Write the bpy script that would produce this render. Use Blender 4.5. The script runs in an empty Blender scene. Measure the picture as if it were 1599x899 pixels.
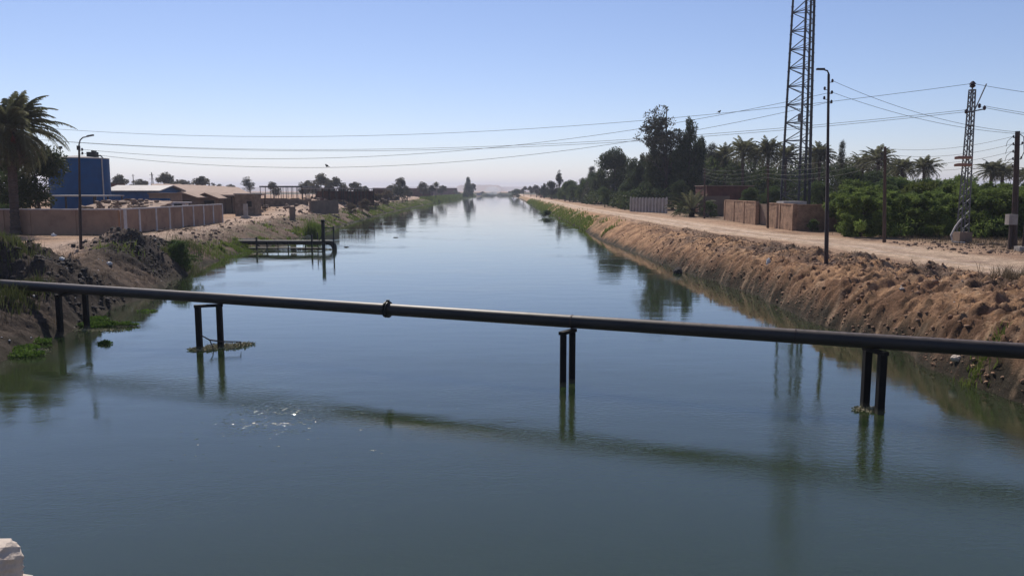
import bpy, bmesh, math, random
import numpy as np
from mathutils import Vector, Matrix

R = math.radians
sc = bpy.context.scene
COL = sc.collection
rng = np.random.default_rng(7)
random.seed(7)

# ------------------------------------------------------------------ camera
F, CX, CY = 1250.0, 799.5, 449.5
CAM = Vector((0, 0, 6.0))
PITCH = math.atan(151.5 / F)
YAW = math.atan(24.5 / F) * 0.99
cd = bpy.data.cameras.new("camera")
cam = bpy.data.objects.new("camera", cd)
COL.objects.link(cam)
cam.location = CAM
cam.rotation_euler = (math.pi / 2 - PITCH, 0, -YAW)
cd.sensor_width = 36
cd.lens = 36 * F / 1599
cd.clip_start, cd.clip_end = 0.05, 20000
sc.camera = cam
MC = Matrix.Rotation(-YAW, 3, 'Z') @ Matrix.Rotation(math.pi / 2 - PITCH, 3, 'X')

def ray(px, py):
    return MC @ Vector(((px - CX) / F, (CY - py) / F, -1))
def on_z(px, py, z):
    d = ray(px, py)
    return CAM + d * ((z - CAM.z) / d.z)
def at_y(px, py, Y):
    d = ray(px, py)
    return CAM + d * (Y / d.y)
def proj(p):
    q = MC.transposed() @ (Vector(p) - CAM)
    return CX + F * q.x / -q.z, CY - F * q.y / -q.z

LB_ = on_z(1290.5, 412, 2.0)
PA_, PB_ = on_z(0, 443.5, 1.93), on_z(1599, 548, 1.93)
# ------------------------------------------------------------------ noise
_p = rng.permutation(512) % 256
_perm = np.concatenate([_p[:256], _p[:256], _p[:256]])
_ga = rng.uniform(0, 2 * np.pi, 256)
_gx, _gy = np.cos(_ga) * 1.25, np.sin(_ga) * 1.25
def perlin(x, y):
    x = np.asarray(x, float); y = np.asarray(y, float)
    xi = np.floor(x).astype(int); yi = np.floor(y).astype(int)
    xf = x - xi; yf = y - yi
    xi &= 255; yi &= 255
    u = xf * xf * xf * (xf * (xf * 6 - 15) + 10); v = yf * yf * yf * (yf * (yf * 6 - 15) + 10)
    def g(ix, iy, dx, dy):
        h = _perm[_perm[ix & 255] + (iy & 255)]
        return _gx[h] * dx + _gy[h] * dy
    a = g(xi, yi, xf, yf); b = g(xi + 1, yi, xf - 1, yf)
    c = g(xi, yi + 1, xf, yf - 1); d = g(xi + 1, yi + 1, xf - 1, yf - 1)
    return (a + u * (b - a)) * (1 - v) + (c + u * (d - c)) * v
def fbm(x, y, o=4):
    s, a = 0, 1.0
    for k in range(o):
        s = s + a * perlin(x * 2 ** k + 17.3 * k, y * 2 ** k + 5.1 * k); a *= .5
    return s
def sstep(a, b, x):
    t = np.clip((np.asarray(x, float) - a) / (b - a), 0, 1)
    return t * t * (3 - 2 * t)

# ------------------------------------------------------------------ terrain
ZL, ZR = 2.0, 1.95
_yl = [-60, 0, 20, 28.6, 33, 38, 49, 53, 60, 66, 75, 85, 112, 153, 220, 312, 500, 750, 950, 985, 1000, 9000]
_xl = [-17.5, -17.5, -17.6, -17.8, -18.2, -19, -20.6, -21.4, -23, -24, -24.6, -25.0, -25.2, -27.5, -30, -31, -30, -25, -20, -17, -.5, -.5]
_yr = [-60, 0, 23, 25, 29, 34, 46, 55, 60, 70, 97, 144, 234, 535, 950, 985, 1000, 9000]
_xr = [15, 15, 15, 14.6, 15.1, 14.6, 14.9, 14.5, 13.8, 13.6, 12.8, 13.8, 14.2, 17, 20, 17, .5, .5]
def XL(y):
    y = np.asarray(y, float)
    return np.interp(y, _yl, _xl) + (.45 * perlin(y / 3.1, 3.3) + .2 * perlin(y / .9, 9.3)) * (1 - sstep(900, 960, y))
def XR(y):
    y = np.asarray(y, float)
    return np.interp(y, _yr, _xr) + (.35 * perlin(y / 2.7, 7.7) + .15 * perlin(y / .8, 1.3)) * (1 - sstep(900, 960, y))
def WR(y): return np.interp(y, [0, 25, 40, 55, 80, 200, 900], [8, 7, 5.2, 3.8, 4.2, 3.8, 4])
def WL(y): return np.interp(y, [0, 30, 50, 80, 112, 200, 900], [6.5, 6, 5, 6, 7, 7, 6])
MOUNDS = [(-22.4, 40.5, 3.6, 2.7, 1.35), (-20.6, 36.5, 2.2, 2.2, .75), (-24.6, 38, 2.4, 2.0, .9), (-25.8, 56.5, 2.9, 2.8, 1.0),
          (-23.6, 52.5, 2.2, 2.6, .9), (-26.5, 63, 2.0, 3, .55), (-22.5, 33, 2.6, 2.4, .5), (-29.5, 47, 2.0, 1.4, .3)]
def mound(x, y):
    s = 0
    for cx, cy, rx, ry, h in MOUNDS:
        s = s + h * np.exp(-(((x - cx) / rx) ** 2 + ((y - cy) / ry) ** 2) * 1.3)
    return s
def crest(x, y):                       # dredged spoil along the right crest
    d = x - XR(y); w = WR(y)
    a = sstep(-3.4, -1.2, d - w) * (1 - sstep(.4, 2.6, d - w))
    return a * (sstep(-10, 10, y) * (1 - sstep(62, 90, y)))
def gz(x, y):
    x = np.asarray(x, float); y = np.asarray(y, float)
    dl = XL(y) - x; dr = x - XR(y)
    zl = ZL * sstep(-.05, 1.0, (dl / WL(y)) ** .85 * (dl > 0)) if False else ZL * (1 - (1 - np.clip(dl / WL(y), 0, 1)) ** 1.9)
    kst = 1 - sstep(48, 75, y)
    zr = ZR * ((1 - (1 - np.clip(dr / WR(y), 0, 1)) ** 1.7) * (1 - kst) + (1 - np.exp(-np.clip(dr, 0, 99) / .85)) * kst)
    far = 1 - .75 * sstep(70, 260, y)
    rough_l = sstep(0, .8, dl) * (1 - .85 * sstep(6.5, 10, dl))
    rough_r = sstep(0, .8, dr) * (1 - .9 * sstep(0, 2.5, dr - WR(y) - .8))
    n1 = fbm(x / 2.3, y / 2.3, 3); n2 = perlin(x / .62 + 4, y / .62); n3 = perlin(x / .27 + 9, y / .27)
    rill = 1 - np.abs(perlin(y / .75 + .25 * perlin(x / 1.2, y / 1.2) + .12 * dr, x / 4.0)) * 2
    m = mound(x, y); c = crest(x, y)
    zl = zl + m * (1 + .35 * n1) * sstep(0, 1.5, dl)
    ml = np.clip(m, 0, 1)
    nr = 1 - .9 * sstep(42, 85, y)
    lump = np.abs(perlin(x / 1.25 + 20, y / 1.25)) * .24 + np.abs(perlin(x / .5 + 3, y / .5)) * .22 + np.abs(perlin(x / .23 + 13, y / .23)) * .16 + (1 - np.abs(perlin((y - .5 * x) / .42, (x + .5 * y) / 1.9)) * 2.4) * .10 + .10 * sstep(.15, .3, perlin(x / .7 + 41, y / .7))
    zr = zr + rough_r * nr * (lump - .12) * (1 - .35 * sstep(45, 75, y))
    zl = zl + rough_l * nr * (lump - .12) * .9
    dk = sstep(7, 12, dl) * (1 - sstep(34, 46, dl)) * sstep(125, 175, y) * (1 - sstep(380, 470, y))
    zl = zl + dk * (1.3 + 1.0 * perlin(x / 7, y / 11) + .5 * np.abs(perlin(x / 2.5, y / 3)))
    zl = zl + rough_l * far * (.22 * n1 + .07 * n2 + .045 * n3) + ml * (.16 * np.abs(n2) + .13 * np.abs(n3) + .25 * n1)
    zr = zr + rough_r * far * (.24 * n1 + .22 * rill * (1 - .6 * c) + .08 * n2 + .05 * n3) \
        + c * far * (.14 + .22 * n1 + .18 * np.abs(n2) + .12 * np.abs(n3))
    flat = .05 * fbm(x / 6, y / 6, 3)
    w = XR(y) - XL(y)
    bed = -1.6 * np.minimum(sstep(0, 5, -dl), sstep(0, 5, -dr)) - .05
    z = np.where(dl > 0, zl + flat * sstep(3, 8, dl), np.where(dr > 0, zr + flat * sstep(3, 8, dr), bed))
    z = np.where((dl > 0) | (dr > 0), np.maximum(z, .012 + .05 * np.clip(np.maximum(dl, dr), 0, 1)), z)
    pdist = ((y - PA_.y) * (PB_.x - PA_.x) - (x - PA_.x) * (PB_.y - PA_.y)) / math.hypot(PB_.x - PA_.x, PB_.y - PA_.y)
    z = np.where(z > 1.45, z - (z - 1.45) * np.exp(-(pdist / 1.5) ** 4) * sstep(-29, -27, x) * (1 - sstep(17, 19, x)), z)
    z = np.where(z > 1.98, z - (z - 1.98) * np.exp(-(((x - LB_.x + .25) / 1.3) ** 2 + ((y - LB_.y + .6) / 1.7) ** 2) ** 2), z)
    return z + 1.6 * sstep(988, 1006, y)
def g1(x, y): return float(gz(x, y))

def road_l(y): return np.interp(y, [0, 40, 60, 80, 160, 300, 900], [24.6, 24.4, 24, 21, 17.6, 18.2, 23.5])
def road_w(y): return np.interp(y, [0, 60, 100, 200, 900], [6.2, 6.2, 6, 5, 5])

# ------------------------------------------------------------------ mesh helpers
def link(name, me, m=None, parent=None, loc=None):
    o = bpy.data.objects.new(name, me)
    COL.objects.link(o)
    if m is not None and me is not None and len(me.materials) == 0: me.materials.append(m)
    if parent is not None: o.parent = parent
    if loc is not None: o.location = loc
    return o
def np_mesh(name, v, f, smooth=False):
    v = np.asarray(v, np.float32); f = np.asarray(f, np.int32)
    k = f.shape[1]
    me = bpy.data.meshes.new(name)
    me.vertices.add(len(v)); me.vertices.foreach_set("co", v.ravel())
    me.loops.add(f.size); me.loops.foreach_set("vertex_index", f.ravel())
    me.polygons.add(len(f)); me.polygons.foreach_set("loop_start", np.arange(0, f.size, k, dtype=np.int32))
    if smooth: me.polygons.foreach_set("use_smooth", np.ones(len(f), bool))
    me.update(calc_edges=True)
    return me
def tag(o, label=None, cat=None, group=None, kind=None):
    if label: o['label'] = label
    if cat: o['category'] = cat
    if group: o['group'] = group
    if kind: o['kind'] = kind
    return o
def thing(name, label, cat, loc=(0, 0, 0), rz=0, group=None, scale=1):
    o = bpy.data.objects.new(name, None)
    COL.objects.link(o); o.empty_display_size = .3
    o.location = loc; o.rotation_euler = (0, 0, rz)
    o.scale = (scale,) * 3 if not hasattr(scale, '__len__') else scale
    return tag(o, label, cat, group)

class MB:
    def __init__(s): s.v, s.f = [], []
    def quad(s, a, b, c, d):
        n = len(s.v); s.v += [tuple(a), tuple(b), tuple(c), tuple(d)]; s.f.append((n, n + 1, n + 2, n + 3)); return s
    def box(s, c, d, rz=0, rx=0, ry=0, jit=0):
        M = Matrix.Rotation(rz, 3, 'Z') @ Matrix.Rotation(ry, 3, 'Y') @ Matrix.Rotation(rx, 3, 'X')
        n = len(s.v)
        for x, y, z in ((-1, -1, -1), (1, -1, -1), (1, 1, -1), (-1, 1, -1), (-1, -1, 1), (1, -1, 1), (1, 1, 1), (-1, 1, 1)):
            q = M @ Vector((x * d[0] / 2, y * d[1] / 2, z * d[2] / 2)) + Vector(c)
            if jit: q += Vector([random.uniform(-jit, jit) for _ in range(3)])
            s.v.append(tuple(q))
        for f in ((3, 2, 1, 0), (4, 5, 6, 7), (0, 1, 5, 4), (1, 2, 6, 5), (2, 3, 7, 6), (3, 0, 4, 7)):
            s.f.append(tuple(n + i for i in f))
        return s
    def beam(s, a, b, w, h=None):
        a, b = Vector(a), Vector(b); d = (b - a)
        q = d.to_track_quat('Y', 'Z').to_matrix(); h = h or w; n = len(s.v); L = d.length
        for x, y, z in ((-1, 0, -1), (1, 0, -1), (1, 1, -1), (-1, 1, -1), (-1, 0, 1), (1, 0, 1), (1, 1, 1), (-1, 1, 1)):
            s.v.append(tuple(a + q @ Vector((x * w / 2, y * L, z * h / 2))))
        for f in ((3, 2, 1, 0), (4, 5, 6, 7), (0, 1, 5, 4), (1, 2, 6, 5), (2, 3, 7, 6), (3, 0, 4, 7)):
            s.f.append(tuple(n + i for i in f))
        return s
    def path(s, pts, rad, n=8, cap=True):
        pts = [Vector(p) for p in pts]
        if not hasattr(rad, '__len__'): rad = [rad] * len(pts)
        base = len(s.v); up = None
        for i, p in enumerate(pts):
            d = (pts[min(i + 1, len(pts) - 1)] - pts[max(i - 1, 0)]).normalized()
            if up is None: up = Vector((0, 0, 1)) if abs(d.z) < .9 else Vector((1, 0, 0))
            sx = d.cross(up).normalized(); up = sx.cross(d).normalized()
            for k in range(n):
                a = 2 * math.pi * k / n
                s.v.append(tuple(p + (sx * math.cos(a) + up * math.sin(a)) * rad[i]))
        for i in range(len(pts) - 1):
            for k in range(n):
                a = base + i * n + k; b = base + i * n + (k + 1) % n
                s.f.append((a, b, b + n, a + n))
        if cap:
            s.f.append(tuple(base + k for k in range(n))[::-1])
            e = base + (len(pts) - 1) * n; s.f.append(tuple(e + k for k in range(n)))
        return s
    def ball(s, c, r, nu=10, nv=6, sx=1, sy=1, sz=1):
        base = len(s.v); c = Vector(c)
        for j in range(nv + 1):
            t = math.pi * j / nv
            for k in range(nu):
                a = 2 * math.pi * k / nu
                s.v.append((c.x + r * sx * math.sin(t) * math.cos(a), c.y + r * sy * math.sin(t) * math.sin(a), c.z + r * sz * math.cos(t)))
        for j in range(nv):
            for k in range(nu):
                a = base + j * nu + k; b = base + j * nu + (k + 1) % nu
                s.f.append((a, a + nu, b + nu, b))
        return s
    def mesh(s, name, smooth=False):
        me = bpy.data.meshes.new(name); me.from_pydata(s.v, [], s.f)
        bm = bmesh.new(); bm.from_mesh(me); bmesh.ops.recalc_face_normals(bm, faces=bm.faces); bm.to_mesh(me); bm.free()
        if smooth:
            for p in me.polygons: p.use_smooth = True
            try: me.set_sharp_from_angle(angle=R(40))
            except Exception: pass
        return me
    def build(s, name, m, parent=None, loc=None, smooth=False):
        return link(name, s.mesh(name, smooth), m, parent, loc)

# ------------------------------------------------------------------ materials
def nt(name):
    m = bpy.data.materials.new(name); m.use_nodes = True
    t = m.node_tree; return m, t, t.nodes['Principled BSDF'], t.nodes.new
def mat(name, c1, c2=None, scale=3, rough=.8, bump=0, bscale=None, metal=0, spec=.3, stretch=(1, 1, 1), detail=6, c3=None, obj_rand=0):
    m, t, P, new = nt(name)
    P.inputs['Roughness'].default_value = rough; P.inputs['Metallic'].default_value = metal
    P.inputs['Specular IOR Level'].default_value = spec
    c2 = c2 or tuple(x * .65 for x in c1)
    tc = new('ShaderNodeTexCoord'); mp = new('ShaderNodeMapping'); mp.inputs['Scale'].default_value = stretch
    t.links.new(tc.outputs['Object'], mp.inputs['Vector'])
    n = new('ShaderNodeTexNoise'); n.inputs['Scale'].default_value = scale; n.inputs['Detail'].default_value = detail
    n.inputs['Roughness'].default_value = .65
    t.links.new(mp.outputs[0], n.inputs['Vector'])
    r = new('ShaderNodeValToRGB'); e = r.color_ramp.elements
    e[0].position, e[1].position = .33, .67; e[0].color, e[1].color = (*c1, 1), (*c2, 1)
    if c3: q = e.new(.5); q.color = (*c3, 1)
    t.links.new(n.outputs[0], r.inputs[0]); out = r.outputs[0]
    if obj_rand:
        oi = new('ShaderNodeObjectInfo'); hs = new('ShaderNodeHueSaturation'); mr = new('ShaderNodeMapRange')
        mr.inputs[3].default_value, mr.inputs[4].default_value = 1 - obj_rand, 1 + obj_rand
        t.links.new(oi.outputs['Random'], mr.inputs[0]); t.links.new(mr.outputs[0], hs.inputs['Value'])
        t.links.new(out, hs.inputs['Color']); out = hs.outputs[0]
    t.links.new(out, P.inputs['Base Color'])
    if bump:
        b = new('ShaderNodeBump'); b.inputs['Distance'].default_value = bump; b.inputs['Strength'].default_value = 1
        n2 = new('ShaderNodeTexNoise'); n2.inputs['Scale'].default_value = bscale or scale * 3; n2.inputs['Detail'].default_value = 5
        t.links.new(mp.outputs[0], n2.inputs['Vector']); t.links.new(n2.outputs[0], b.inputs['Height']); t.links.new(b.outputs[0], P.inputs['Normal'])
    return m
def leafmat(name, c1, c2, scale=.6, trans=.3, rand=.2, rough=.5):
    m, t, P, new = nt(name)
    tc = new('ShaderNodeTexCoord'); n = new('ShaderNodeTexNoise'); n.inputs['Scale'].default_value = scale; n.inputs['Detail'].default_value = 8
    n.inputs['Roughness'].default_value = .8
    t.links.new(tc.outputs['Object'], n.inputs['Vector'])
    r = new('ShaderNodeValToRGB'); e = r.color_ramp.elements
    e[0].position, e[1].position = .36, .66; e[0].color, e[1].color = (*c1, 1), (*c2, 1)
    t.links.new(n.outputs[0], r.inputs[0])
    oi = new('ShaderNodeObjectInfo'); hs = new('ShaderNodeHueSaturation'); mr = new('ShaderNodeMapRange')
    mr.inputs[3].default_value, mr.inputs[4].default_value = 1 - rand, 1 + rand
    t.links.new(oi.outputs['Random'], mr.inputs[0]); t.links.new(mr.outputs[0], hs.inputs['Value']); t.links.new(r.outputs[0], hs.inputs['Color'])
    P.inputs['Roughness'].default_value = rough + .15; P.inputs['Specular IOR Level'].default_value = .1
    t.links.new(hs.outputs[0], P.inputs['Base Color'])
    tr = new('ShaderNodeBsdfTranslucent'); t.links.new(hs.outputs[0], tr.inputs[0])
    mx = new('ShaderNodeMixShader'); mx.inputs[0].default_value = trans
    t.links.new(P.outputs[0], mx.inputs[1]); t.links.new(tr.outputs[0], mx.inputs[2])
    t.links.new(mx.outputs[0], t.nodes['Material Output'].inputs[0])
    return m
def brickmat(name, c1, c2, mortar, bw=.25, bh=.075, rough=.9):
    m, t, P, new = nt(name)
    tc = new('ShaderNodeTexCoord'); sx = new('ShaderNodeSeparateXYZ'); ad = new('ShaderNodeMath'); cb = new('ShaderNodeCombineXYZ')
    t.links.new(tc.outputs['Object'], sx.inputs[0]); t.links.new(sx.outputs[0], ad.inputs[0]); t.links.new(sx.outputs[1], ad.inputs[1])
    t.links.new(ad.outputs[0], cb.inputs[0]); t.links.new(sx.outputs[2], cb.inputs[1])
    b = new('ShaderNodeTexBrick'); b.inputs['Scale'].default_value = 1; b.inputs['Brick Width'].default_value = bw; b.inputs['Row Height'].default_value = bh
    b.inputs['Mortar Size'].default_value = .012; b.inputs['Color1'].default_value = (*c1, 1); b.inputs['Color2'].default_value = (*c2, 1); b.inputs['Mortar'].default_value = (*mortar, 1)
    t.links.new(cb.outputs[0], b.inputs['Vector'])
    n = new('ShaderNodeTexNoise'); n.inputs['Scale'].default_value = 1.3; n.inputs['Detail'].default_value = 7
    t.links.new(tc.outputs['Object'], n.inputs['Vector'])
    mr = new('ShaderNodeMapRange'); mr.inputs[1].default_value, mr.inputs[2].default_value = .3, .7; mr.inputs[3].default_value, mr.inputs[4].default_value = .6, 1.25
    t.links.new(n.outputs[0], mr.inputs[0])
    hs = new('ShaderNodeHueSaturation'); t.links.new(mr.outputs[0], hs.inputs['Value']); t.links.new(b.outputs[0], hs.inputs['Color'])
    t.links.new(hs.outputs[0], P.inputs['Base Color']); P.inputs['Roughness'].default_value = rough; P.inputs['Specular IOR Level'].default_value = .15
    bp = new('ShaderNodeBump'); bp.inputs['Distance'].default_value = .02; t.links.new(n.outputs[0], bp.inputs['Height']); t.links.new(bp.outputs[0], P.inputs['Normal'])
    return m

M = dict(
    pipe=mat('pipe_paint', (.016, .014, .014), (.040, .031, .027), 1.6, .5, .004, 9, spec=.35, stretch=(.4, .4, 2)),
    pile=mat('pile_steel', (.006, .006, .007), (.014, .011, .010), 3, .65, .004, 12, spec=.15),
    steel=mat('galvanised_steel', (.16, .165, .17), (.09, .085, .085), 4, .5, metal=.3),
    darksteel=mat('dark_steel', (.028, .03, .036), (.05, .045, .045), 3, .55),
    rust=mat('rusty_pole_paint', (.06, .035, .028), (.03, .022, .02), 2.5, .6, .003, 10),
    wood=mat('pole_timber', (.10, .065, .05), (.055, .038, .03), 2, .85, .01, 6, stretch=(4, 4, .5)),
    ceramic=mat('insulator_glaze', (.06, .03, .025), (.03, .02, .02), 5, .25, spec=.5),
    terracotta=mat('terracotta_disc', (.30, .16, .11), (.22, .12, .09), 5, .5),
    wire=mat('wire', (.03, .03, .032), (.02, .02, .02), 2, .6),
    concrete=mat('concrete', (.36, .33, .30), (.25, .22, .2), 1.5, .9, .01, 14),
    pale=mat('pale_concrete', (.48, .45, .42), (.34, .31, .29), 1.2, .9, .008, 14),
    white=mat('whitewash', (.62, .56, .54), (.42, .36, .34), 1.5, .9, .006, 12),
    plaster=mat('brown_plaster', (.37, .22, .145), (.24, .14, .095), .7, .92, .012, 8, c3=(.32, .195, .13)),
    mudwall=mat('mud_plaster', (.24, .17, .125), (.16, .115, .09), .7, .95, .03, 5),
    brick=brickmat('brick', (.37, .225, .14), (.27, .16, .10), (.24, .17, .125)),
    redbrick=brickmat('red_brick', (.125, .04, .028), (.10, .036, .027), (.09, .055, .045)),
    greybrick=brickmat('grey_block', (.23, .165, .12), (.17, .125, .092), (.14, .11, .085), .4, .2),
    blue=mat('blue_paint', (.005, .068, .20), (.010, .054, .15), .7, .6, .004, 4, spec=.2),
    bluewall=mat('faded_blue_wall', (.035, .11, .26), (.03, .075, .17), 1.1, .8, .006, 6),
    sheet=mat('roof_sheet', (.36, .33, .31), (.24, .21, .2), .8, .6, .02, 5),
    mudroof=mat('mud_roof', (.40, .29, .22), (.30, .215, .165), .5, .95, .05, 2.5),
    darkwood=mat('dark_timber', (.06, .042, .034), (.03, .024, .02), 2, .85),
    palmtrunk=mat('palm_trunk', (.11, .075, .058), (.05, .036, .03), 5, .95, .05, 9, stretch=(1, 1, 2.2)),
    bark=mat('bark', (.085, .062, .05), (.045, .034, .028), 3, .95, .03, 8, stretch=(2, 2, .5)),
    palmleaf=leafmat('palm_leaf', (.085, .095, .046), (.17, .165, .095), .8, .42),
    deadleaf=leafmat('dead_palm_leaf', (.14, .095, .06), (.085, .055, .04), 1, .2),
    rachis=mat('frond_rib', (.15, .14, .07), (.10, .09, .05), 2, .6),
    dates=mat('date_bunch', (.20, .06, .03), (.12, .04, .025), 8, .6),
    darkleaf=leafmat('dark_leaf', (.032, .052, .021), (.085, .105, .04), .5, .3, .35),
    midleaf=leafmat('mid_leaf', (.052, .085, .026), (.12, .16, .05), .5, .3),
    greyleaf=leafmat('grey_green_leaf', (.055, .06, .04), (.10, .10, .065), .5, .3),
    groveleaf=leafmat('grove_leaf', (.035, .065, .014), (.19, .24, .06), 1.3, .45, .35),
    yellowleaf=leafmat('yellow_green_leaf', (.07, .10, .02), (.12, .13, .03), .6, .35),
    reed=leafmat('reed_blade', (.07, .12, .022), (.14, .17, .04), .8, .45),
    grass=leafmat('grass_blade', (.085, .14, .025), (.17, .19, .05), .35, .45),
    farleaf=leafmat('far_leaf', (.085, .085, .06), (.16, .145, .105), .5, .3),  # paler copy of greyleaf for far trees, distance haze put into the colour
    olive=leafmat('olive_blade', (.06, .08, .022), (.11, .115, .045), 1.2, .35),
    dry=leafmat('dry_weed', (.16, .12, .075), (.10, .075, .05), .5, .25),
    hyacinth=leafmat('hyacinth_leaf', (.07, .14, .02), (.13, .2, .04), 1.5, .35),
    scum=mat('floating_debris', (.42, .36, .27), (.20, .19, .11), 9, .9, .01, 40, c3=(.28, .26, .15)),
    clod=mat('earth_clod', (.19, .13, .095), (.11, .08, .062), 2, .95, .03, 9),
    bankclod=mat('bank_clod', (.34, .205, .125), (.20, .12, .078), .8, .95, .03, 9),
    darkclod=mat('dredged_clod', (.055, .046, .042), (.028, .024, .024), 2, .9, .03, 9),
    stone=mat('limestone', (.56, .47, .39), (.40, .31, .25), 9, .9, .012, 30, c3=(.5, .42, .35)),
    mortar=mat('mortar', (.30, .22, .17), (.2, .15, .12), 12, .95, .01, 40),
    litter=mat('litter_plastic', (.65, .64, .62), (.45, .43, .42), 3, .6),
    black=mat('black_metal', (.012, .012, .013), (.02, .02, .02), 3, .5),
    hill=mat('hill_rock', (.42, .33, .27), (.33, .26, .21), .01, .95),
    window=mat('dark_opening', (.012, .01, .01), (.02, .017, .015), 2, .7),
    bird=mat('bird_feather', (.03, .03, .032), (.06, .06, .06), 20, .7),
)

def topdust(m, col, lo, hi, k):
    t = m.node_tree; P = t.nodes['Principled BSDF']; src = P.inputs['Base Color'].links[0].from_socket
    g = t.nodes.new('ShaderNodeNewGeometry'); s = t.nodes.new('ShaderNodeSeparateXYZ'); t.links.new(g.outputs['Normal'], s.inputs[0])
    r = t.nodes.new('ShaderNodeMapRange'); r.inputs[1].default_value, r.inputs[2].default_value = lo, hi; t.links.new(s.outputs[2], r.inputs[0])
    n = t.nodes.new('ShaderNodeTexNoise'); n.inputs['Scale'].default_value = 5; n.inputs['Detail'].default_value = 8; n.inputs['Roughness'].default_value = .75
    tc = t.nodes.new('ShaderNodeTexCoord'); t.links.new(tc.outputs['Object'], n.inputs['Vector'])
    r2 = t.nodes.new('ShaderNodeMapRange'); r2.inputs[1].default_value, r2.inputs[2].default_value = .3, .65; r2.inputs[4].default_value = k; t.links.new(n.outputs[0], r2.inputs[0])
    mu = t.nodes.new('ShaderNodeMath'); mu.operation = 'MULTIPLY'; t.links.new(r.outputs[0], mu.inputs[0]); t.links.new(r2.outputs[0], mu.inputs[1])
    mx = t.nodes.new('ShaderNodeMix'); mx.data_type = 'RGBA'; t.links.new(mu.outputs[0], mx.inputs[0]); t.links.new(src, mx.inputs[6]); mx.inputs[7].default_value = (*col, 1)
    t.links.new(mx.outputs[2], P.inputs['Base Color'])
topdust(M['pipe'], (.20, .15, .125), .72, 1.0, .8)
def tidemark(m, col, z0, z1):
    t = m.node_tree; P = t.nodes['Principled BSDF']; src = P.inputs['Base Color'].links[0].from_socket
    g = t.nodes.new('ShaderNodeNewGeometry'); s = t.nodes.new('ShaderNodeSeparateXYZ'); t.links.new(g.outputs['Position'], s.inputs[0])
    n = t.nodes.new('ShaderNodeTexNoise'); n.inputs['Scale'].default_value = 14; t.links.new(g.outputs['Position'], n.inputs['Vector'])
    ad = t.nodes.new('ShaderNodeMath'); ad.operation = 'MULTIPLY_ADD'; t.links.new(n.outputs[0], ad.inputs[0]); ad.inputs[1].default_value = .12; t.links.new(s.outputs[2], ad.inputs[2])
    r = t.nodes.new('ShaderNodeMapRange'); r.inputs[1].default_value, r.inputs[2].default_value = z0, z1; r.inputs[3].default_value, r.inputs[4].default_value = .8, 0; t.links.new(ad.outputs[0], r.inputs[0])
    mx = t.nodes.new('ShaderNodeMix'); mx.data_type = 'RGBA'; t.links.new(r.outputs[0], mx.inputs[0]); t.links.new(src, mx.inputs[6]); mx.inputs[7].default_value = (*col, 1)
    t.links.new(mx.outputs[2], P.inputs['Base Color'])
tidemark(M['pile'], (.085, .08, .055), .13, .24)
# ------------------------------------------------------------------ world, sun
SUN_AZ, SUN_EL = R(-18), R(47)
w = bpy.data.worlds.new("World"); sc.world = w; w.use_nodes = True
bg = w.node_tree.nodes['Background']
sky = w.node_tree.nodes.new('ShaderNodeTexSky'); sky.sky_type = 'NISHITA'; sky.sun_disc = False
sky.sun_elevation = SUN_EL; sky.sun_rotation = SUN_AZ
sky.altitude = 0; sky.air_density = .9; sky.dust_density = .1; sky.ozone_density = 6.0
tint = w.node_tree.nodes.new('ShaderNodeMix'); tint.data_type = 'RGBA'; tint.blend_type = 'MULTIPLY'; tint.inputs[0].default_value = 1
tint.inputs[7].default_value = (1.34, 1.11, 1.10, 1)
w.node_tree.links.new(sky.outputs[0], tint.inputs[6]); w.node_tree.links.new(tint.outputs[2], bg.inputs[0]); bg.inputs[1].default_value = 0.1
sv = Vector((math.sin(SUN_AZ) * math.cos(SUN_EL), math.cos(SUN_AZ) * math.cos(SUN_EL), math.sin(SUN_EL)))
sl = bpy.data.lights.new("sun", 'SUN'); sl.energy = 5.0; sl.angle = R(.55); sl.color = (1, .93, .84)
so = bpy.data.objects.new("sun", sl); COL.objects.link(so); so.rotation_euler = (-sv).to_track_quat('-Z', 'Y').to_euler()
so.location = (-40, 60, 90)
sc.view_settings.view_transform = 'Standard'; sc.view_settings.look = 'None'
sc.view_settings.exposure = 0; sc.view_settings.gamma = 1
sc.render.engine = 'CYCLES'
sc.cycles.use_denoising = True; sc.cycles.use_adaptive_sampling = False
try: sc.cycles.denoiser = 'OPENIMAGEDENOISE'
except Exception: pass
sc.cycles.max_bounces = 6; sc.cycles.transparent_max_bounces = 4; sc.cycles.volume_bounces = 0
sc.cycles.sample_clamp_indirect = 6
sc.cycles.caustics_reflective = False; sc.cycles.caustics_refractive = False

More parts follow.
